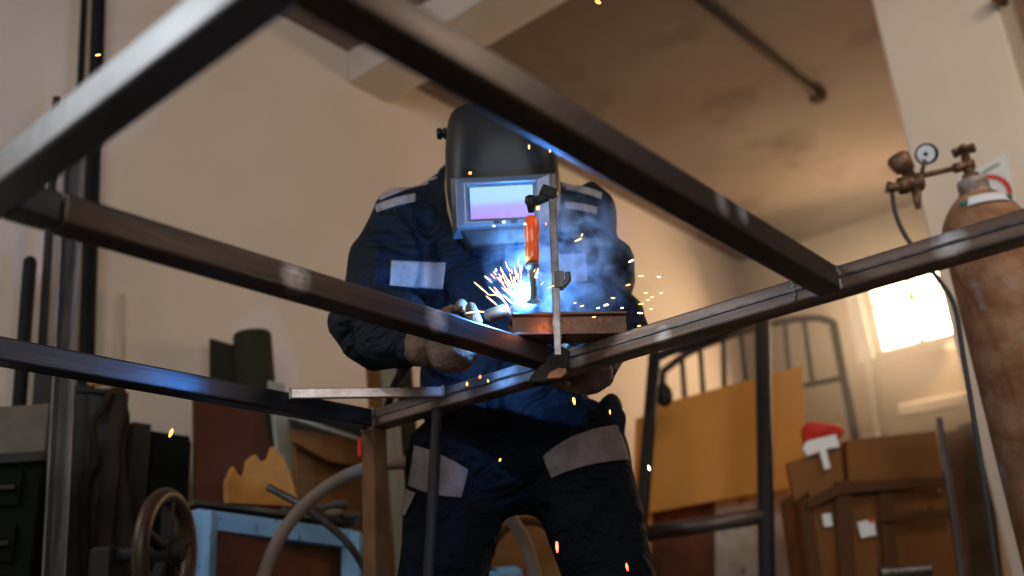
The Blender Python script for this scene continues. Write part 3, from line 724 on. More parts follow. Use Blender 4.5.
a = lwall(45, 360, .16); b = down(a, lwall(38, 460, .16))
tag(MB().beam(b, a, .02, .045, up=Vector((1, 0, 0))).build('steel_bar', M['darkmetal'], bevel=.002), 'dark flat bar behind the stained grey panel', 'steel bar')
a = lwall(121, 294, .02); b = down(a, lwall(116, 560, .02))
tag(MB().beam(b, a, .012, .022, up=Vector((1, 0, 0))).build('wooden_batten', M['wall_r'], bevel=.002), 'pale thin batten on the wall right of the thick black pipe', 'batten')

# bench with a stained panel at the lower left
bn = empty('machine_cabinet', lwall(20, 560, .45)*1, 'dark green machine cabinet at the lower left edge under a stained grey panel', 'machine')
bn.location.z = 0
YB = 2.30
cz = at(20, 456, YB).z; czt = at(20, 404, YB).z
xl, xr = at(-22, 500, YB).x, at(38, 500, YB).x
def abox(x0, x1, y0, y1, z0, z1, name, m, parent=None, bevel=.003): return MB().box(Vector(((x0+x1)/2, (y0+y1)/2, (z0+z1)/2)), (Vector((1, 0, 0)), Vector((0, 1, 0)), Z), (abs(x1-x0)/2, abs(y1-y0)/2, abs(z1-z0)/2)).build(name, m, parent, bevel=bevel)
abox(xl, xr, YB, YB+.10, 0, cz-.02, 'body', M['green_d'], bn)
abox(xl, xr+.01, YB-.02, YB+.105, cz-.02, cz+.005, 'top_plate', M['darkmetal'], bn)
for k in range(3): abox(xl+.03, xr-.04, YB-.012, YB, cz-.12-.13*k, cz-.035-.13*k, 'drawer', M['green_d'], bn)
for k in range(3): abox(xl+.05, xl+.10, YB-.028, YB-.013, cz-.085-.13*k, cz-.073-.13*k, 'handle', M['darkmetal'], bn)
o = abox(xl, xr-.004, YB+.01, YB+.035, cz+.006, czt, 'stained_panel', M['greyp']); tag(o, 'stained grey-beige metal panel standing on the dark machine cabinet', 'panel')

# leather straps hanging beside the post
hs = empty('strap_bundle', at(105, 540, 2.42), 'bundle of worn dark leather straps hanging right of the grey angle bar', 'straps'); hs.location.z = .0
def strap(pts, Y, r, m, name='strap', fl=.35):
    pts = bez([at(x, y, Y+dy) for x, y, dy in pts], 8)
    mb = MB(); n_ = 12; prev = None
    for i, p in enumerate(pts):
        d = (pts[min(i+1, len(pts)-1)]-pts[max(i-1, 0)]).normalized(); s_ = d.cross(Vector((0, 1, 0))).normalized(); f_ = s_.cross(d)
        rr = r[0]+(r[1]-r[0])*i/len(pts); rr *= 1+.05*math.sin(i*.9)
        ring = [mb.bm.verts.new(p+s_*math.cos(2*PI*k/n_)*rr+f_*math.sin(2*PI*k/n_)*rr*fl) for k in range(n_)]
        if prev:
            for k in range(n_): mb.bm.faces.new((prev[k], prev[(k+1) % n_], ring[(k+1) % n_], ring[k]))
        else: mb.bm.faces.new(ring[::-1])
        prev = ring
    mb.bm.faces.new(prev); return mb.build(name, m, hs, smooth=True)
strap([(116, 388, 0), (119, 410, 0), (112, 440, 0), (110, 478, 0), (104, 530, 0), (100, 620, 0)], 2.44, (.022, .026), M['leather'])
strap([(118, 392, 0), (122, 420, 0), (116, 460, 0), (122, 510, 0), (132, 590, 0)], 2.46, (.018, .028), M['leather'])
strap([(112, 392, 0), (100, 412, 0), (92, 425, 0), (95, 460, 0), (84, 490, 0), (86, 610, 0)], 2.43, (.010, .013), M['leather'], fl=.8)
strap([(100, 390, 0), (98, 440, 0), (92, 500, 0), (88, 620, 0)], 2.49, (.034, .040), M['darkmetal'])
strap([(84, 385, 0), (80, 480, 0), (74, 620, 0)], 2.50, (.030, .032), M['darkmetal'])
MB().tube([at(72, 390, 2.50), at(124, 392, 2.44)], .008, 10).build('hook_bar', M['darkmetal'], hs)
MB().beam(at(122, 393, 2.49), Vector((at(122, 393, 2.49).x, 2.49, .002)), .02, .03, up=Vector((1, 0, 0))).build('post', M['darkmetal'], hs)
tag(MB().tube([at(90, 383, 2.46), at(104, 382, 2.45), at(119, 386, 2.44)], .010, 10).build('cloth_strip', M['orangerag'], smooth=True), 'orange cloth strip lying over the top of the leather straps', 'cloth')

# dark green cabinet against the wall
gc = empty('cabinet', lwall(168, 500, .25), 'dark green metal cabinet standing against the wall behind the handwheel', 'cabinet'); gc.location.z = 0
q0, q1 = lwall(136, 424, .32), lwall(199, 430, .32)
va, vb = q0.dot(W), q1.dot(W); cz2 = q0.z
MB().fbox(LW-.28, LW-.10, va, vb, 0, cz2).build('body', M['green_d'], gc, bevel=.006)
MB().fbox(LW-.295, LW-.28, va+.07, vb-.005, .1, cz2-.02).build('door', M['green_d'], gc, bevel=.003)
MB().fbox(LW-.305, LW-.28, va, va+.055, 0, cz2+.01).build('side_post', M['darkmetal'], gc, bevel=.003)
MB().fbox(LW-.31, LW-.295, vb-.05, vb-.035, cz2-.3, cz2-.2).build('handle', M['greypipe'], gc, bevel=.002)

# boards leaning on the wall
tag(leanboard([(211, 338), (240, 346), (246, 640), (211, 640)], .05, .012, M['dkboard'], 'leaning_board'), 'dark board leaning on the wall left of the rolled olive felt', 'board')
ro0 = lwall(252, 333, .16); ro1 = lwall(262, 470, .16); rb = down(ro0, ro1)
tag(autosmooth(MB().tube([rb, ro0-(ro0-rb).normalized()*.01, ro0], .062, 24, True, [.062, .062, .056]).build('felt_roll', M['olive'])), 'upright roll of dark olive felt leaning on the wall', 'felt roll')
tag(leanboard([(194, 380), (262, 396), (284, 512), (288, 640), (198, 640)], .28, .014, M['oxide'], 'leaning_board'), 'large red-brown board leaning behind the light blue stand', 'board')
tag(leanboard([(270, 380), (285, 384), (306, 500), (318, 640), (299, 640)], .35, .016, M['sage'], 'timber_lath'), 'pale sage slat leaning right of the red-brown board', 'slat')
# torn cork sheet
ck = [(228, 503), (227, 482), (234, 466), (240, 476), (246, 474), (249, 460), (256, 454), (262, 462), (270, 458), (274, 446), (280, 452), (286, 462), (293, 480), (300, 507)]
tag(leanboard(ck, .56, .02, M['foam'], 'torn_cork_sheet'), 'torn orange cork sheet with a ragged top edge', 'cork sheet')
# plywood offcuts in a low stack
for pts, off, m, lab in (([(292, 402), (420, 436), (422, 462), (294, 434)], .44, M['dkboard'], 'dark board end at the top of the offcut stack behind the frame post'),
                    ([(293, 428), (420, 452), (424, 474), (330, 462), (294, 442)], .48, M['ply'], 'orange-brown plywood strip, second of the offcut stack'),
                    ([(296, 445), (420, 470), (424, 640), (298, 640)], .42, M['ply'], 'tall brown plywood sheet at the bottom of the offcut stack')):
    tag(leanboard(pts, off, .02, m, 'plywood_offcut'), lab, 'board', 'plywood offcuts behind the frame post')
MBs = MB().beam(lwall(288, 417, .52), lwall(362, 441, .52), .02, .012).build('edge_strip', M['sage']); tag(MBs, 'thin pale strip lying along the top of the plywood offcuts', 'strip')
for x0, x1, m, lab in ((374, 384, M['ply'], 'narrow orange-brown plank behind the welder\'s sleeve'), (385, 401, M['sage'], 'pale sage slat right of the orange-brown plank'), (403, 417, M['dkboard'], 'dark narrow board beside the welder\'s waist')):
    tag(leanboard([(x0-6, 345), (x1-6, 348), (x1+16, 640), (x0+16, 640)], .60, .02, m, 'timber_lath'), lab, 'slat')

# light blue stand
YT = 2.45
bs = empty('blue_stand', at(270, 560, YT), 'chipped light blue metal stand with a dark brown front panel', 'stand'); bs.location.z = 0
def bbar(p, q, w, h, m, name): return MB().beam(p, q, w, h, up=Z if abs((q-p).normalized().z) < .7 else Vector((0, 1, 0))).build(name, m, bs, bevel=.003)
tl, trr = at(193, 519, YT), at(352, 540, YT+.30)
bbar(tl, trr, .04, .048, M['blue'], 'rail')
lp = at(205, 520, YT); bbar(Vector((lp.x, YT, 0)), Vector((lp.x, YT, lp.z+.02)), .05, .055, M['blue'], 'leg')
bbar(Vector((trr.x, trr.y, 0)), trr+Z*.02, .05, .055, M['blue'], 'leg')
MB().beam(at(190, 504, YT+.05), at(352, 524, YT+.35), .08, .012).build('top_board', M['greyp'], bs, bevel=.002)
pz = (tl.z+trr.z)/2
mb = MB(); a_, b_ = tl+Vector((.05, .03, -.02)), trr+Vector((-.03, .03, -.02)); mb.prism([a_, b_, Vector((b_.x, b_.y, .05)), Vector((a_.x, a_.y, .05))], Vector((0, .012, 0))); mb.build('front_panel', M['rustsheet'], bs)
# scrap lying on the stand
tag(MB().tube(bez([at(268, 487, 2.50), at(300, 505, 2.50), at(345, 540, 2.55), at(378, 590, 2.6)], 6), .010, 10).build('grey_hose', M['greypipe'], smooth=True), 'dark grey-blue hose slung across the blue stand', 'hose')
mb = MB()
for i in range(14):
    c = at(random.uniform(318, 352), random.uniform(505, 520), 2.72+random.uniform(-.03, .05)); mb.ball(c, random.uniform(.010, .024), 2, (1.4, 1, .6))
tag(mb.build('metal_scrap', M['greyp'], kind='stuff'), 'heap of small grey scrap beside the hose on the blue stand', 'scrap')
# red tag at the post
tag(MB().box(at(359.5, 447, 2.03), (Vector((1, 0, 0)), Vector((0, 1, 0)), Z), (.004, .002, .020)).build('red_tag', M['red'], bevel=.001), 'small red tag stuck to the left side of the frame post', 'tag')

# bent pipe arch
YH = 2.42
cpt = at(398, 602, YH); e1 = at(498, 602, YH)-at(398, 602, YH); e1.normalize(); rr_ = (at(398, 602, YH)-at(398, 463, YH)).length
ptsA = [cpt+Vector((-rr_*1.0, 0, -cpt.z+.02))]+[cpt+Vector((math.cos(a), 0, math.sin(a)))*rr_ for a in [PI-PI*i/40 for i in range(41)]]+[cpt+Vector((rr_, 0, -cpt.z+.02))]
tag(MB().tube(ptsA, .0165, 14).build('bent_pipe', M['hose'], smooth=True), 'pale grey pipe bent into an arch behind the frame post and the welder\'s legs', 'pipe')

# handwheel machine
YW = 2.25
wc = at(166, 552, YW); hw = empty('handwheel_machine', Vector((wc.x-.12, YW+.01, 0)), 'dark machine pedestal carrying a rusty spoked handwheel', 'machine')
n_ = Vector((.997, -.08, 0)).normalized(); t1 = Vector((-n_.y, n_.x, 0)).normalized(); RWH = .126
MB().tube([wc+(t1*math.cos(2*PI*i/40)+Z*math.sin(2*PI*i/40))*RWH for i in range(41)], .019, 12, False).build('rim', mat('dark worn wheel rim', (.03, .020, .015), .45, .4, col2=(.10, .045, .022), scale=6), hw, smooth=True)
for k in range(5):
    a = 2*PI*k/5+.35; d = t1*math.cos(a)+Z*math.sin(a)
    MB().beam(wc+d*.02, wc+d*(RWH-.01), .016, .028, up=n_).build('spoke', M['darkmetal'], hw, bevel=.004)
MB().lathe(wc-n_*.03, n_, [(0, .036), (.05, .036), (.055, .028), (.07, .024)], 24).build('hub', M['darkmetal'], hw, bevel=.002)
MB().lathe(wc-n_*.13, n_, [(0, .018), (.13, .018)], 14).build('shaft', M['darkmetal'], hw)
mb = MB(); q = wc-n_*.135; mb.box(Vector((q.x, q.y, wc.z/2+.01)), (n_, t1, Z), (.026, .045, wc.z/2+.009)); mb.build('pedestal', M['darkmetal'], hw, bevel=.01)

# boxes between the legs
cbx = empty('cardboard_box', at(530, 560, 3.0), 'brown cardboard box seen between the welder\'s legs', 'box'); cbx.location.z = 0
q = at(530, 470, 3.05)
abox(q.x-.17, q.x+.24, 3.0, 3.35, 0, at(530, 485, 3.0).z, 'body', M['card'], cbx)
abox(q.x-.17, q.x+.03, 2.995, 3.17, at(530, 485, 3.0).z, at(530, 485, 3.0).z+.006, 'flap', M['card'], cbx)
abox(q.x+.035, q.x+.24, 2.995, 3.17, at(530, 485, 3.0).z, at(530, 485, 3.0).z+.006, 'flap', M['card'], cbx)
tag(MB().tube(arc(at(528, 560, 2.9), .11, PI*.05, PI*.95, Vector((1, 0, 0)), Z, 20), .012, 10).build('hose_loop', M['strap'], smooth=True), 'dark hose loop in front of the cardboard box between the legs', 'hose')
o = abox(at(478, 570, 2.85).x, at(522, 570, 2.85).x, 2.85, 2.92, 0, at(500, 566, 2.85).z, 'blue_can', M['blue'], None, .02); tag(o, 'light blue can low between the welder\'s legs', 'can')

# ------------------------------------------------------------------ background, right
YR = 3.5
st = empty('black_stand', at(705, 520, YR), 'black steel tube stand in front of the ochre board', 'stand'); st.location.z = 0
def ftube(pts, r, m, name, parent): return MB().tube(pts, r, 14).build(name, m, parent, smooth=True)
pa, pb = at(655, 352, YR), at(641, 525, YR); pc2, pd2 = at(763, 322, YR-.15), at(767, 576, YR-.15)
ftube([pa, pb, down(pa, pb)], .024, M['darkmetal'], 'post', st)
ftube([at(762, 300, YR-.15), pd2, down(pc2, pd2)], .028, M['darkmetal'], 'post', st)
ftube([at(641, 535, YR), at(766, 515, YR-.15)], .028, mat('worn black tube', (.03, .025, .022), .4, .5, col2=(.14, .09, .07), scale=5), 'lower_rail', st)
ftube(bez([at(650, 362, YR), at(668, 352, YR), at(710, 338, YR-.08), at(763, 314, YR-.15)], 6), .018, M['darkmetal'], 'top_rail', st)
MB().ball(at(664, 395, YR+.03), .034, 2, (1, .8, 1.4)).build('clamp_knob', M['darkmetal'], st, smooth=True)

YHb = 4.3
hb_ = empty('bed_headboard', at(760, 500, YHb), 'old metal bed headboard with thin slats and a curved top rail', 'headboard'); hb_.location.z = 0
brn = mat('dull brown bed metal', (.045, .032, .024), .5, .0)
top = [at(662, 372, YHb), at(690, 352, YHb), at(735, 334, YHb), at(780, 322, YHb), at(815, 318, YHb), at(833, 322, YHb)]
tp = bez(top, 8); ftube(tp, .017, brn, 'top_rail', hb_)
ra, rb2 = at(833, 322, YHb), at(853, 425, YHb); ftube([ra, rb2, down(ra, rb2)], .021, brn, 'post', hb_)
la, lb = at(662, 372, YHb), at(660, 470, YHb); ftube([la, lb, down(la, lb)], .021, brn, 'post', hb_)
ml, mr = at(664, 412, YHb), at(841, 378, YHb); ftube([ml, mr], .014, brn, 'middle_rail', hb_)
for (x0, x1) in ((681, 683), (700, 702), (721, 723), (744, 747), (786, 791), (807, 814)):
    f = min(tp, key=lambda p: abs(p.x-at(x0, 340, YHb).x)); e = ml.lerp(mr, (at(x1, 390, YHb).x-ml.x)/(mr.x-ml.x))
    MB().beam(f, e, .024, .008, up=Vector((0, 1, 0))).build('slat', brn, hb_, bevel=.002)
def floored(pts): return pts
o = flat([(656, 405), (803, 365), (806, 486), (720, 500), (644, 514), (648, 460)], 3.85, .02, M['ochre'], 'hardboard_sheet'); tag(o, 'large ochre hardboard sheet propped behind the black stand', 'board')
o = flat([(636, 418), (656, 414), (648, 640), (628, 640)], 3.93, .02, M['ochre'], 'hardboard_sheet'); tag(o, 'narrow ochre board edge left of the black stand\'s left post', 'board')
o = flat([(640, 500), (716, 486), (716, 660), (640, 660)], 3.98, .02, M['rustsheet'], 'rusty_sheet'); tag(o, 'rust-red sheet below the large ochre hardboard', 'sheet')
o = flat([(714, 480), (800, 466), (806, 500), (822, 660), (714, 660)], 3.98, .03, M['whiteplank'], 'whitewashed_plank'); tag(o, 'stained whitewashed plank below the large ochre hardboard', 'plank')

YX = 3.35
cr = empty('brown_case', at(870, 560, YX), 'brown fibreboard case with dark straps and two white labels', 'case'); cr.location.z = 0
flat([(800, 488), (952, 470), (975, 640), (822, 640)], YX, .30, M['crate'], 'body', parent=cr)
flat([(787, 463), (840, 446), (846, 495), (812, 503), (808, 492), (795, 502)], YX-.03, .03, M['crate'], 'flap', parent=cr)
flat([(846, 440), (936, 430), (944, 478), (850, 494)], YX-.02, .30, M['crate'], 'lid', parent=cr)
for iq, pts in enumerate(([(834, 482), (850, 480), (862, 640), (844, 640)], [(878, 482), (892, 480), (905, 640), (890, 640)], [(806, 500), (842, 482), (950, 476), (951, 485), (842, 494), (808, 510)], [(880, 513), (954, 508), (955, 516), (881, 522)], [(800, 508), (812, 504), (832, 640), (818, 640)])):
    flat(pts, YX-(.036, .034, .050, .050, .034)[iq], .010, M['strap'], 'strap', parent=cr)
flat([(822, 514), (831, 513), (833, 526), (824, 527)], YX-.014, .003, M['paper'], 'label', parent=cr)
flat([(857, 522), (874, 519), (877, 535), (861, 538)], YX-.014, .003, M['paper'], 'label', parent=cr)
flat([(868, 519), (873, 518), (874, 522), (869, 523)], YX-.0165, .002, M['red'], 'red_mark', parent=cr)
MB().ball(at(939, 492, YX-.05), .011, 2).build('stud', M['brass'], cr)
o = MB().tube([at(880, 574, YX-.12), at(930, 570, YX-.12)], .020, 14).build('steel_offcut', M['greypipe']); tag(o, 'shiny steel tube offcut low in front of the brown case', 'steel tube')
# red cloth and white scraper on the case
mb = MB(); ccx = at(826, 432, YX+.05)
rc = [(806, 442), (812, 427), (822, 423), (834, 426), (845, 427), (846, 432), (838, 440), (828, 441)]
v_, f_ = sdf_mesh([cap(at(812, 436, YX+.08), at(838, 431, YX+.08), .036, .024), ell(at(820, 432, YX+.08), (.045, .05, .034))], .008, .03, post=folds(.012, lambda x: nz(x, (22, 22, 22))))
ob = obj_from('red_cloth', (v_, f_), M['red'], None); tag(ob, 'crumpled red cloth on top of the brown case', 'cloth')
sc_ = empty('white_scraper', at(824, 450, YX), 'white enamelled tool with a wide blade and short stem resting on the brown case', 'tool')
flat([(803, 449), (807, 441), (836, 434), (840, 447), (826, 449), (808, 456)], YX-.055, .02, M['white'], 'blade', parent=sc_)
flat([(819, 449), (826, 448), (831, 468), (825, 470)], YX-.06, .012, M['white'], 'stem', parent=sc_)
# rod and upright board
a, b = at(939, 418, 3.15), at(962, 576, 3.15)
tag(autosmooth(MB().tube([a, down(a, b)], .010, 12).build('steel_rod', M['greypipe'])), 'silver steel rod standing at the right side of the brown case', 'steel rod')
o = flat([(944, 432), (962, 428), (975, 640), (960, 640)], 3.68, .04, M['brownpipe'], 'upright_board'); tag(o, 'narrow dark brown board right of the silver rod', 'board')
o = flat([(960, 425), (985, 418), (1012, 640), (978, 640)], 3.74, .04, M['greyp'], 'upright_board'); tag(o, 'wide dull grey-brown board between silver rod and gas cylinder', 'board')
# fluorescent-style white batten on the far wall
q0, q1 = pl(900, 411, W, RW-.04), pl(968, 399, W, RW-.04)
o = MB().beam(q0, q1, .05, .075).build('wall_shelf', M['beamp'], bevel=.01); tag(o, 'white horizontal strip fixed to the far wall under the window', 'shelf')
q0, q1 = pl(868, 357, W, RW-.02), pl(880, 450, W, RW-.02)
o = MB().tube([q0, down(q0, q1)], .018, 10).build('conduit', M['beamp'], smooth=True); tag(o, 'thin vertical conduit on the far wall below the window', 'conduit')

# ceiling conduit and its rose
c0, c1 = onz(640, -50, CZ-.02), onz(818, 97, CZ-.02)
cc_ = empty('ceiling_conduit', c1, 'grey conduit running across the stained ceiling to a round junction box', 'conduit')
dkc = mat('painted conduit', (.07, .052, .04), .9, spec=.05)
MB().tube([c0, c1], .016, 10).build('pipe', dkc, cc_, smooth=True)
MB().lathe(c1+Z*.019, -Z, [(0, .042), (.03, .042), (.04, .034), (.045, .02)], 22).build('junction_box', dkc, cc_, bevel=.002)

# sign on the pillar
PW_ = pv-.004
def ppt(x, y): return pl(x, y, W, PW_)
sg = empty('paper_sign', ppt(998, 190), 'white paper sign with a red ring on the pillar behind the cylinder valve', 'sign')
MB().prism([ppt(958, 178), ppt(1006, 153), ppt(1019, 214), ppt(970, 236)], W*.003).build('paper', M['paper'], sg)
rc_ = ppt(987, 197); ex = (ppt(1008, 188)-ppt(968, 204)).normalized(); ey = (Z-ex*ex.dot(Z)).normalized(); rr2 = (ppt(1010, 196)-ppt(988, 196)).length*1.15
mb = MB(); n1_ = 40; lo_, hi_ = [], []
for i in range(n1_):
    a = 2*PI*i/n1_; d = ex*math.cos(a)+ey*math.sin(a); lo_.append(mb.bm.verts.new(rc_+d*rr2*.80-W*.002)); hi_.append(mb.bm.verts.new(rc_+d*rr2-W*.002))
for i in range(n1_): mb.bm.faces.new((lo_[i], lo_[(i+1) % n1_], hi_[(i+1) % n1_], hi_[i]))
mb.build('red_ring', M['red'], sg)
MB().prism([ppt(982, 172)-W*.001, ppt(999, 163)-W*.001, ppt(999.6, 165)-W*.001, ppt(982.6, 174)-W*.001], W*.0005).build('text_line', M['greyp'], sg)
# knob at the top right of the pillar
o = MB().lathe(pl(1004, 3, W, pv-.0)+W*.0, -W, [(0, .018), (.04, .02), (.05, .03), (.07, .03), (.08, .02)], 18).build('wall_hook', M['brass'], smooth=True); tag(o, 'brown round hook at the top right of the pillar', 'hook')

# gas cylinder
YG = 2.35
gt = at(971, 178, YG)
gcy = empty('gas_cylinder', Vector((gt.x, gt.y, 0)), 'tall rusty gas cylinder standing in front of the pale pillar', 'gas cylinder')
R_ = .107; H_ = gt.z-.030
pr2 = [(0, .06), (.004, .10), (.02, R_), (H_-.155, R_), (H_-.125, R_*.985), (H_-.10, R_*.93), (H_-.075, R_*.82), (H_-.05, R_*.66), (H_-.032, R_*.5), (H_-.025, .040)]
MB().lathe(Vector((gt.x, gt.y, .001)), Z, pr2, 48).build('body', M['rust'], gcy, smooth=True)
MB().lathe(Vector((gt.x, gt.y, H_-.036)), Z, [(0, .050), (.010, .046), (.03, .038), (.034, .036), (.036, .040), (.055, .038), (.060, .030), (.064, .02)], 30).build('neck_ring', mat('worn neck ring', (.42, .36, .30), .5, .3, col2=(.2, .12, .07), scale=30), gcy, smooth=True)
mb = MB(); lab = []
for i in range(25):
    a = math.radians(-132+62*i/24); d = Vector((math.cos(a), math.sin(a), 0))
    lab.append((mb.bm.verts.new(Vector((gt.x, gt.y, H_-.085))+d*(R_*.90+.003)), mb.bm.verts.new(Vector((gt.x, gt.y, H_-.055))+d*(R_*.73+.004))))
for i in range(24): mb.bm.faces.new((lab[i][0], lab[i+1][0], lab[i+1][1], lab[i][1]))
lb_ = mb.build('label_band', M['paper'], gcy, smooth=True); s_ = lb_.modifiers.new('t', 'SOLIDIFY'); s_.thickness = .001
for aa in (-140, -62):
    d = Vector((math.cos(math.radians(aa)), math.sin(math.radians(aa)), 0))
    MB().ball(Vector((gt.x, gt.y, H_-.070))+d*R_*.84, .008, 2).build('green_mark', M['green'], gcy, smooth=True)
vb_ = gt+Z*-.004; vt = vb_+Z*.085
MB().lathe(vb_, Z, [(0, .020), (.012, .022), (.014, .015), (.03, .014), (.032, .019), (.052, .019), (.055, .012), (.075, .011), (.078, .007), (.09, .007)], 20).build('valve_body', M['brass'], gcy, smooth=True)
hwv = MB(); hc = vb_+Z*.088
for k in range(6):
    a = 2*PI*k/6; hwv.ball(hc+Vector((math.cos(a)*.025, math.sin(a)*.025, 0)), .0095, 2, (1, 1, .9))
hwv.lathe(hc-Z*.006, Z, [(0, .018), (.003, .024), (.011, .024), (.014, .010)], 18)
hwv.build('valve_handwheel', M['brass'], gcy, smooth=True)

rg = empty('gas_regulator', at(908, 182, YG), 'brass gas regulator with a round gauge mounted on the cylinder valve', 'regulator')
v0 = vb_+Z*.042; r0 = at(921, 176, YG-.02)
v1 = v0.lerp(r0, .28)
MB().tube([v0, v1], .0135, 12).build('inlet_nut', M['brass'], rg, smooth=True)
MB().tube([v1, r0], .0075, 12).build('inlet_stem', M['brass'], rg, smooth=True)
bc = at(911, 183, YG-.02)
MB().lathe(bc+Vector((-.035, 0, -.008)), Vector((1, 0, .16)), [(0, .018), (.004, .024), (.02, .026), (.022, .021), (.045, .021), (.047, .026), (.062, .025), (.066, .016)], 24).build('body', M['brass'], rg, smooth=True)
MB().lathe(at(911, 178, YG-.02), (at(894, 153, YG-.02)-at(911, 178, YG-.02)), [(0, .016), (.02, .017), (.022, .024), (.045, .029), (.062, .031), (.072, .026), (.076, .012)], 22).build('adjusting_knob', M['brass'], rg, smooth=True)
MB().tube([bc, at(893, 188, YG-.03), at(887, 187, YG-.03)], .010, 12, True, [.011, .013, .017]).build('outlet', M['brass'], rg, smooth=True)
MB().tube([at(916, 188, YG-.02), at(918, 208, YG-.02)], .009, 12, True, [.014, .008]).build('safety_valve', M['brass'], rg, smooth=True)
gcn = at(926.5, 154, YG-.03); gn = (CAM-gcn).normalized(); gn = (gn+Vector((-.25, 0, 0))).normalized()
MB().tube([at(921, 176, YG-.02), at(925, 160, YG-.03)], .006, 10).build('gauge_stem', M['brass'], rg, smooth=True)
g_o = MB().lathe(gcn-gn*.014, gn, [(0, .022), (.003, .0285), (.020, .0290), (.022, .0265), (.0205, .0240), (.0206, .0001)], 32).build('gauge', M['darkmetal'], rg, smooth=True)
MB().lathe(gcn+gn*.0095, gn, [(0, .0235), (.001, .0232)], 32).build('dial', M['white'], g_o)
MB().lathe(gcn+gn*.0106, gn, [(0, .006), (.0015, .005)], 16).build('dial_hub', M['darkmetal'], g_o)
MB().beam(gcn+gn*.012, gcn+gn*.012+Vector((.010, 0, .012)), .0016, .001, up=gn).build('needle', M['darkmetal'], g_o)
hz = bez([at(892, 193, YG-.03), at(896, 215, YG-.03), at(908, 240, YG-.05), at(935, 275, YG-.05), at(954, 305, YG-.10), at(964, 360, YG-.14), at(982, 470, YG-.16), at(1000, 600, YG-.16)], 8)
hz.append(Vector((hz[-1].x, hz[-1].y, .02)))
tag(MB().tube(hz, .0060, 10).build('gas_hose', M['rubber'], smooth=True), 'thin dark hose hanging from the regulator past the gas cylinder', 'hose')

# ------------------------------------------------------------------ smoke
vm = bpy.data.materials.new('welding smoke'); vm.use_nodes = True; n = vm.node_tree.nodes; l = vm.node_tree.links
n.remove(n['Principled BSDF']); out = n['Material Output']
vs_ = n.new('ShaderNodeVolumeScatter'); vs_.inputs['Color'].default_value = (.62, .78, 1, 1); vs_.inputs['Anisotropy'].default_value = .0
tc = n.new('ShaderNodeTexCoord'); nt = n.new('ShaderNodeTexNoise'); nt.inputs['Scale'].default_value = 17; nt.inputs['Detail'].default_value = 4; nt.inputs['Distortion'].default_value = 1.2
l.new(tc.outputs['Object'], nt.inputs[0])
mr_ = n.new('ShaderNodeMapRange'); mr_.inputs[1].default_value = .46; mr_.inputs[2].default_value = .72; mr_.inputs[3].default_value = 0; mr_.inputs[4].default_value = 15; l.new(nt.outputs[0], mr_.inputs[0])
ge = n.new('ShaderNodeNewGeometry'); ds = n.new('ShaderNodeVectorMath'); ds.operation = 'DISTANCE'; ds.inputs[1].default_value = ARC+Vector((.006, 0, .008)); l.new(ge.outputs['Position'], ds.inputs[0])
m2_ = n.new('ShaderNodeMapRange'); m2_.inputs[1].default_value = .004; m2_.inputs[2].default_value = .036; m2_.inputs[3].default_value = 40; m2_.inputs[4].default_value = 0; l.new(ds.outputs['Value'], m2_.inputs[0])
ad = n.new('ShaderNodeMath'); ad.operation = 'ADD'; d3 = n.new('ShaderNodeVectorMath'); d3.operation = 'DISTANCE'; d3.inputs[1].default_value = at(562, 258, 1.68); l.new(ge.outputs['Position'], d3.inputs[0])
m3_ = n.new('ShaderNodeMapRange'); m3_.inputs[1].default_value = .05; m3_.inputs[2].default_value = .155; m3_.inputs[3].default_value = 1.25; m3_.inputs[4].default_value = 0; l.new(d3.outputs['Value'], m3_.inputs[0])
ml_ = n.new('ShaderNodeMath'); ml_.operation = 'MULTIPLY'; l.new(mr_.outputs[0], ml_.inputs[0]); l.new(m3_.outputs[0], ml_.inputs[1]); l.new(ml_.outputs[0], ad.inputs[0]); l.new(m2_.outputs[0], ad.inputs[1]); l.new(ad.outputs[0], vs_.inputs['Density']); l.new(vs_.outputs[0], out.inputs['Volume'])
sm = obj_from('welding_smoke', sdf_mesh([ell(at(562, 258, 1.68), (.16, .075, .16))], .02, .05), vm, None)
tag(sm, 'blue-lit welding smoke drifting up around the clamp', 'smoke', None, 'stuff')

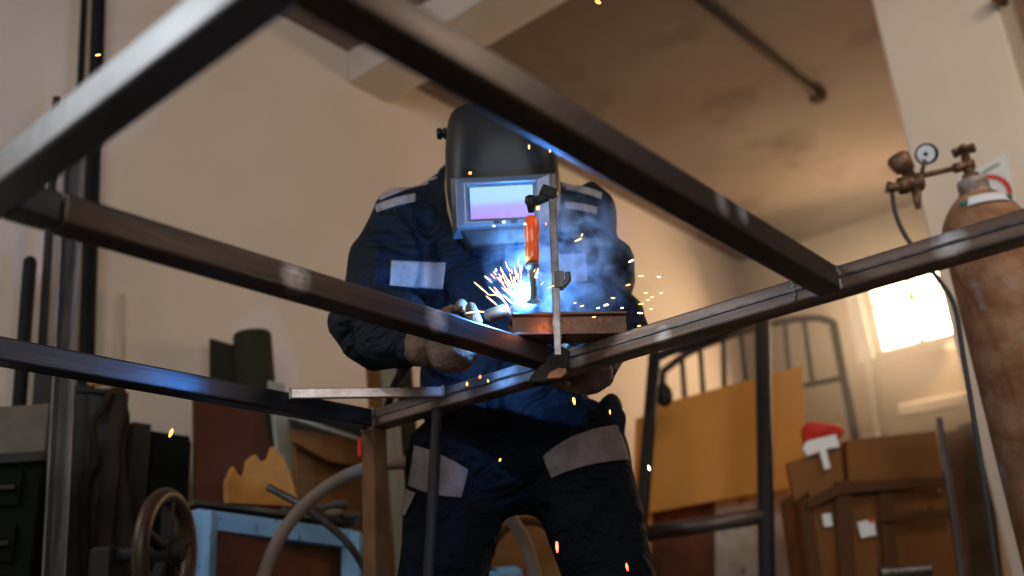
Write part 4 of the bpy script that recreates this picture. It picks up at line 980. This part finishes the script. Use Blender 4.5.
# faint added haze that stands in for lens glare round the window
hm_ = bpy.data.materials.new('added haze'); hm_.use_nodes = True; n = hm_.node_tree.nodes; l = hm_.node_tree.links
n.remove(n['Principled BSDF']); vs2 = n.new('ShaderNodeVolumeScatter'); vs2.inputs['Color'].default_value = (1, .95, .88, 1); vs2.inputs['Density'].default_value = .055; vs2.inputs['Anisotropy'].default_value = .55
l.new(vs2.outputs[0], n['Material Output'].inputs['Volume'])
hc0 = pl(905, 320, W, RW-.10); hz_ = MB(); hd_ = (Vector((.6, 1.6, 1.2))-hc0)
hz_.tube([hc0+hd_*.09, hc0+hd_*.3, hc0+hd_*.62, hc0+hd_*.72], 0, 24, True, [.36, .55, .6, .3])
tag(hz_.build('glare_haze', hm_, kind='stuff'), 'faint warm added haze standing in for glare from the far window', 'haze')
# ------------------------------------------------------------------ lights
def light(name, kind, loc, col, e, size=None, aim=None, sy=None, rad=None):
    ld = bpy.data.lights.new(name, kind); ld.energy = e; ld.color = col
    if kind == 'AREA': ld.shape = 'RECTANGLE'; ld.size = size; ld.size_y = sy or size
    if rad is not None: ld.shadow_soft_size = rad
    o = bpy.data.objects.new(name, ld); COL.objects.link(o); o.location = loc
    if aim is not None: o.rotation_euler = (Vector(aim)-Vector(loc)).to_track_quat('-Z', 'Y').to_euler()
    return o
light('added_front_fill', 'AREA', (.3, -2.5, 1.8), (.98, .97, 1), 70, 2.4, (.5, 3.5, 1.5), 1.8)  # broad soft fill added behind the camera; no door is built
light('side_window_daylight', 'AREA', P(2.68, -.95, 2.35), (.88, .95, 1), 50, 1.5, P(-.6, 1.4, 1.6), .9)
light('window_daylight', 'AREA', (pl(905, 320, W, RW-.12)), (1, .70, .42), 42, .7, (.5, 1.5, .9), .5)
light('added_warm_fill', 'AREA', (2.2, 1.2, 2.85), (1, .84, .68), 22, .6, (1.6, 3.2, 1), .6)  # unseen warm fill added for the right side, no lamp fitting
light('arc_light', 'POINT', ARC+Vector((0, -.010, .014)), (.025, .30, 1), 13, rad=.006)
light('arc_core', 'POINT', ARC+Vector((0, .0, .014)), (.75, .85, 1), 1.6, rad=.005)
light('added_orange_fill', 'POINT', at(547, 322, wl.y-.004), (1, .30, .03), .05, rad=.005)  # small light added to make the orange spot on the channel
wd_ = bpy.data.worlds.new('world'); S.world = wd_; wd_.use_nodes = True
wd_.node_tree.nodes['Background'].inputs[0].default_value = (.95, .88, .80, 1); wd_.node_tree.nodes['Background'].inputs[1].default_value = .18
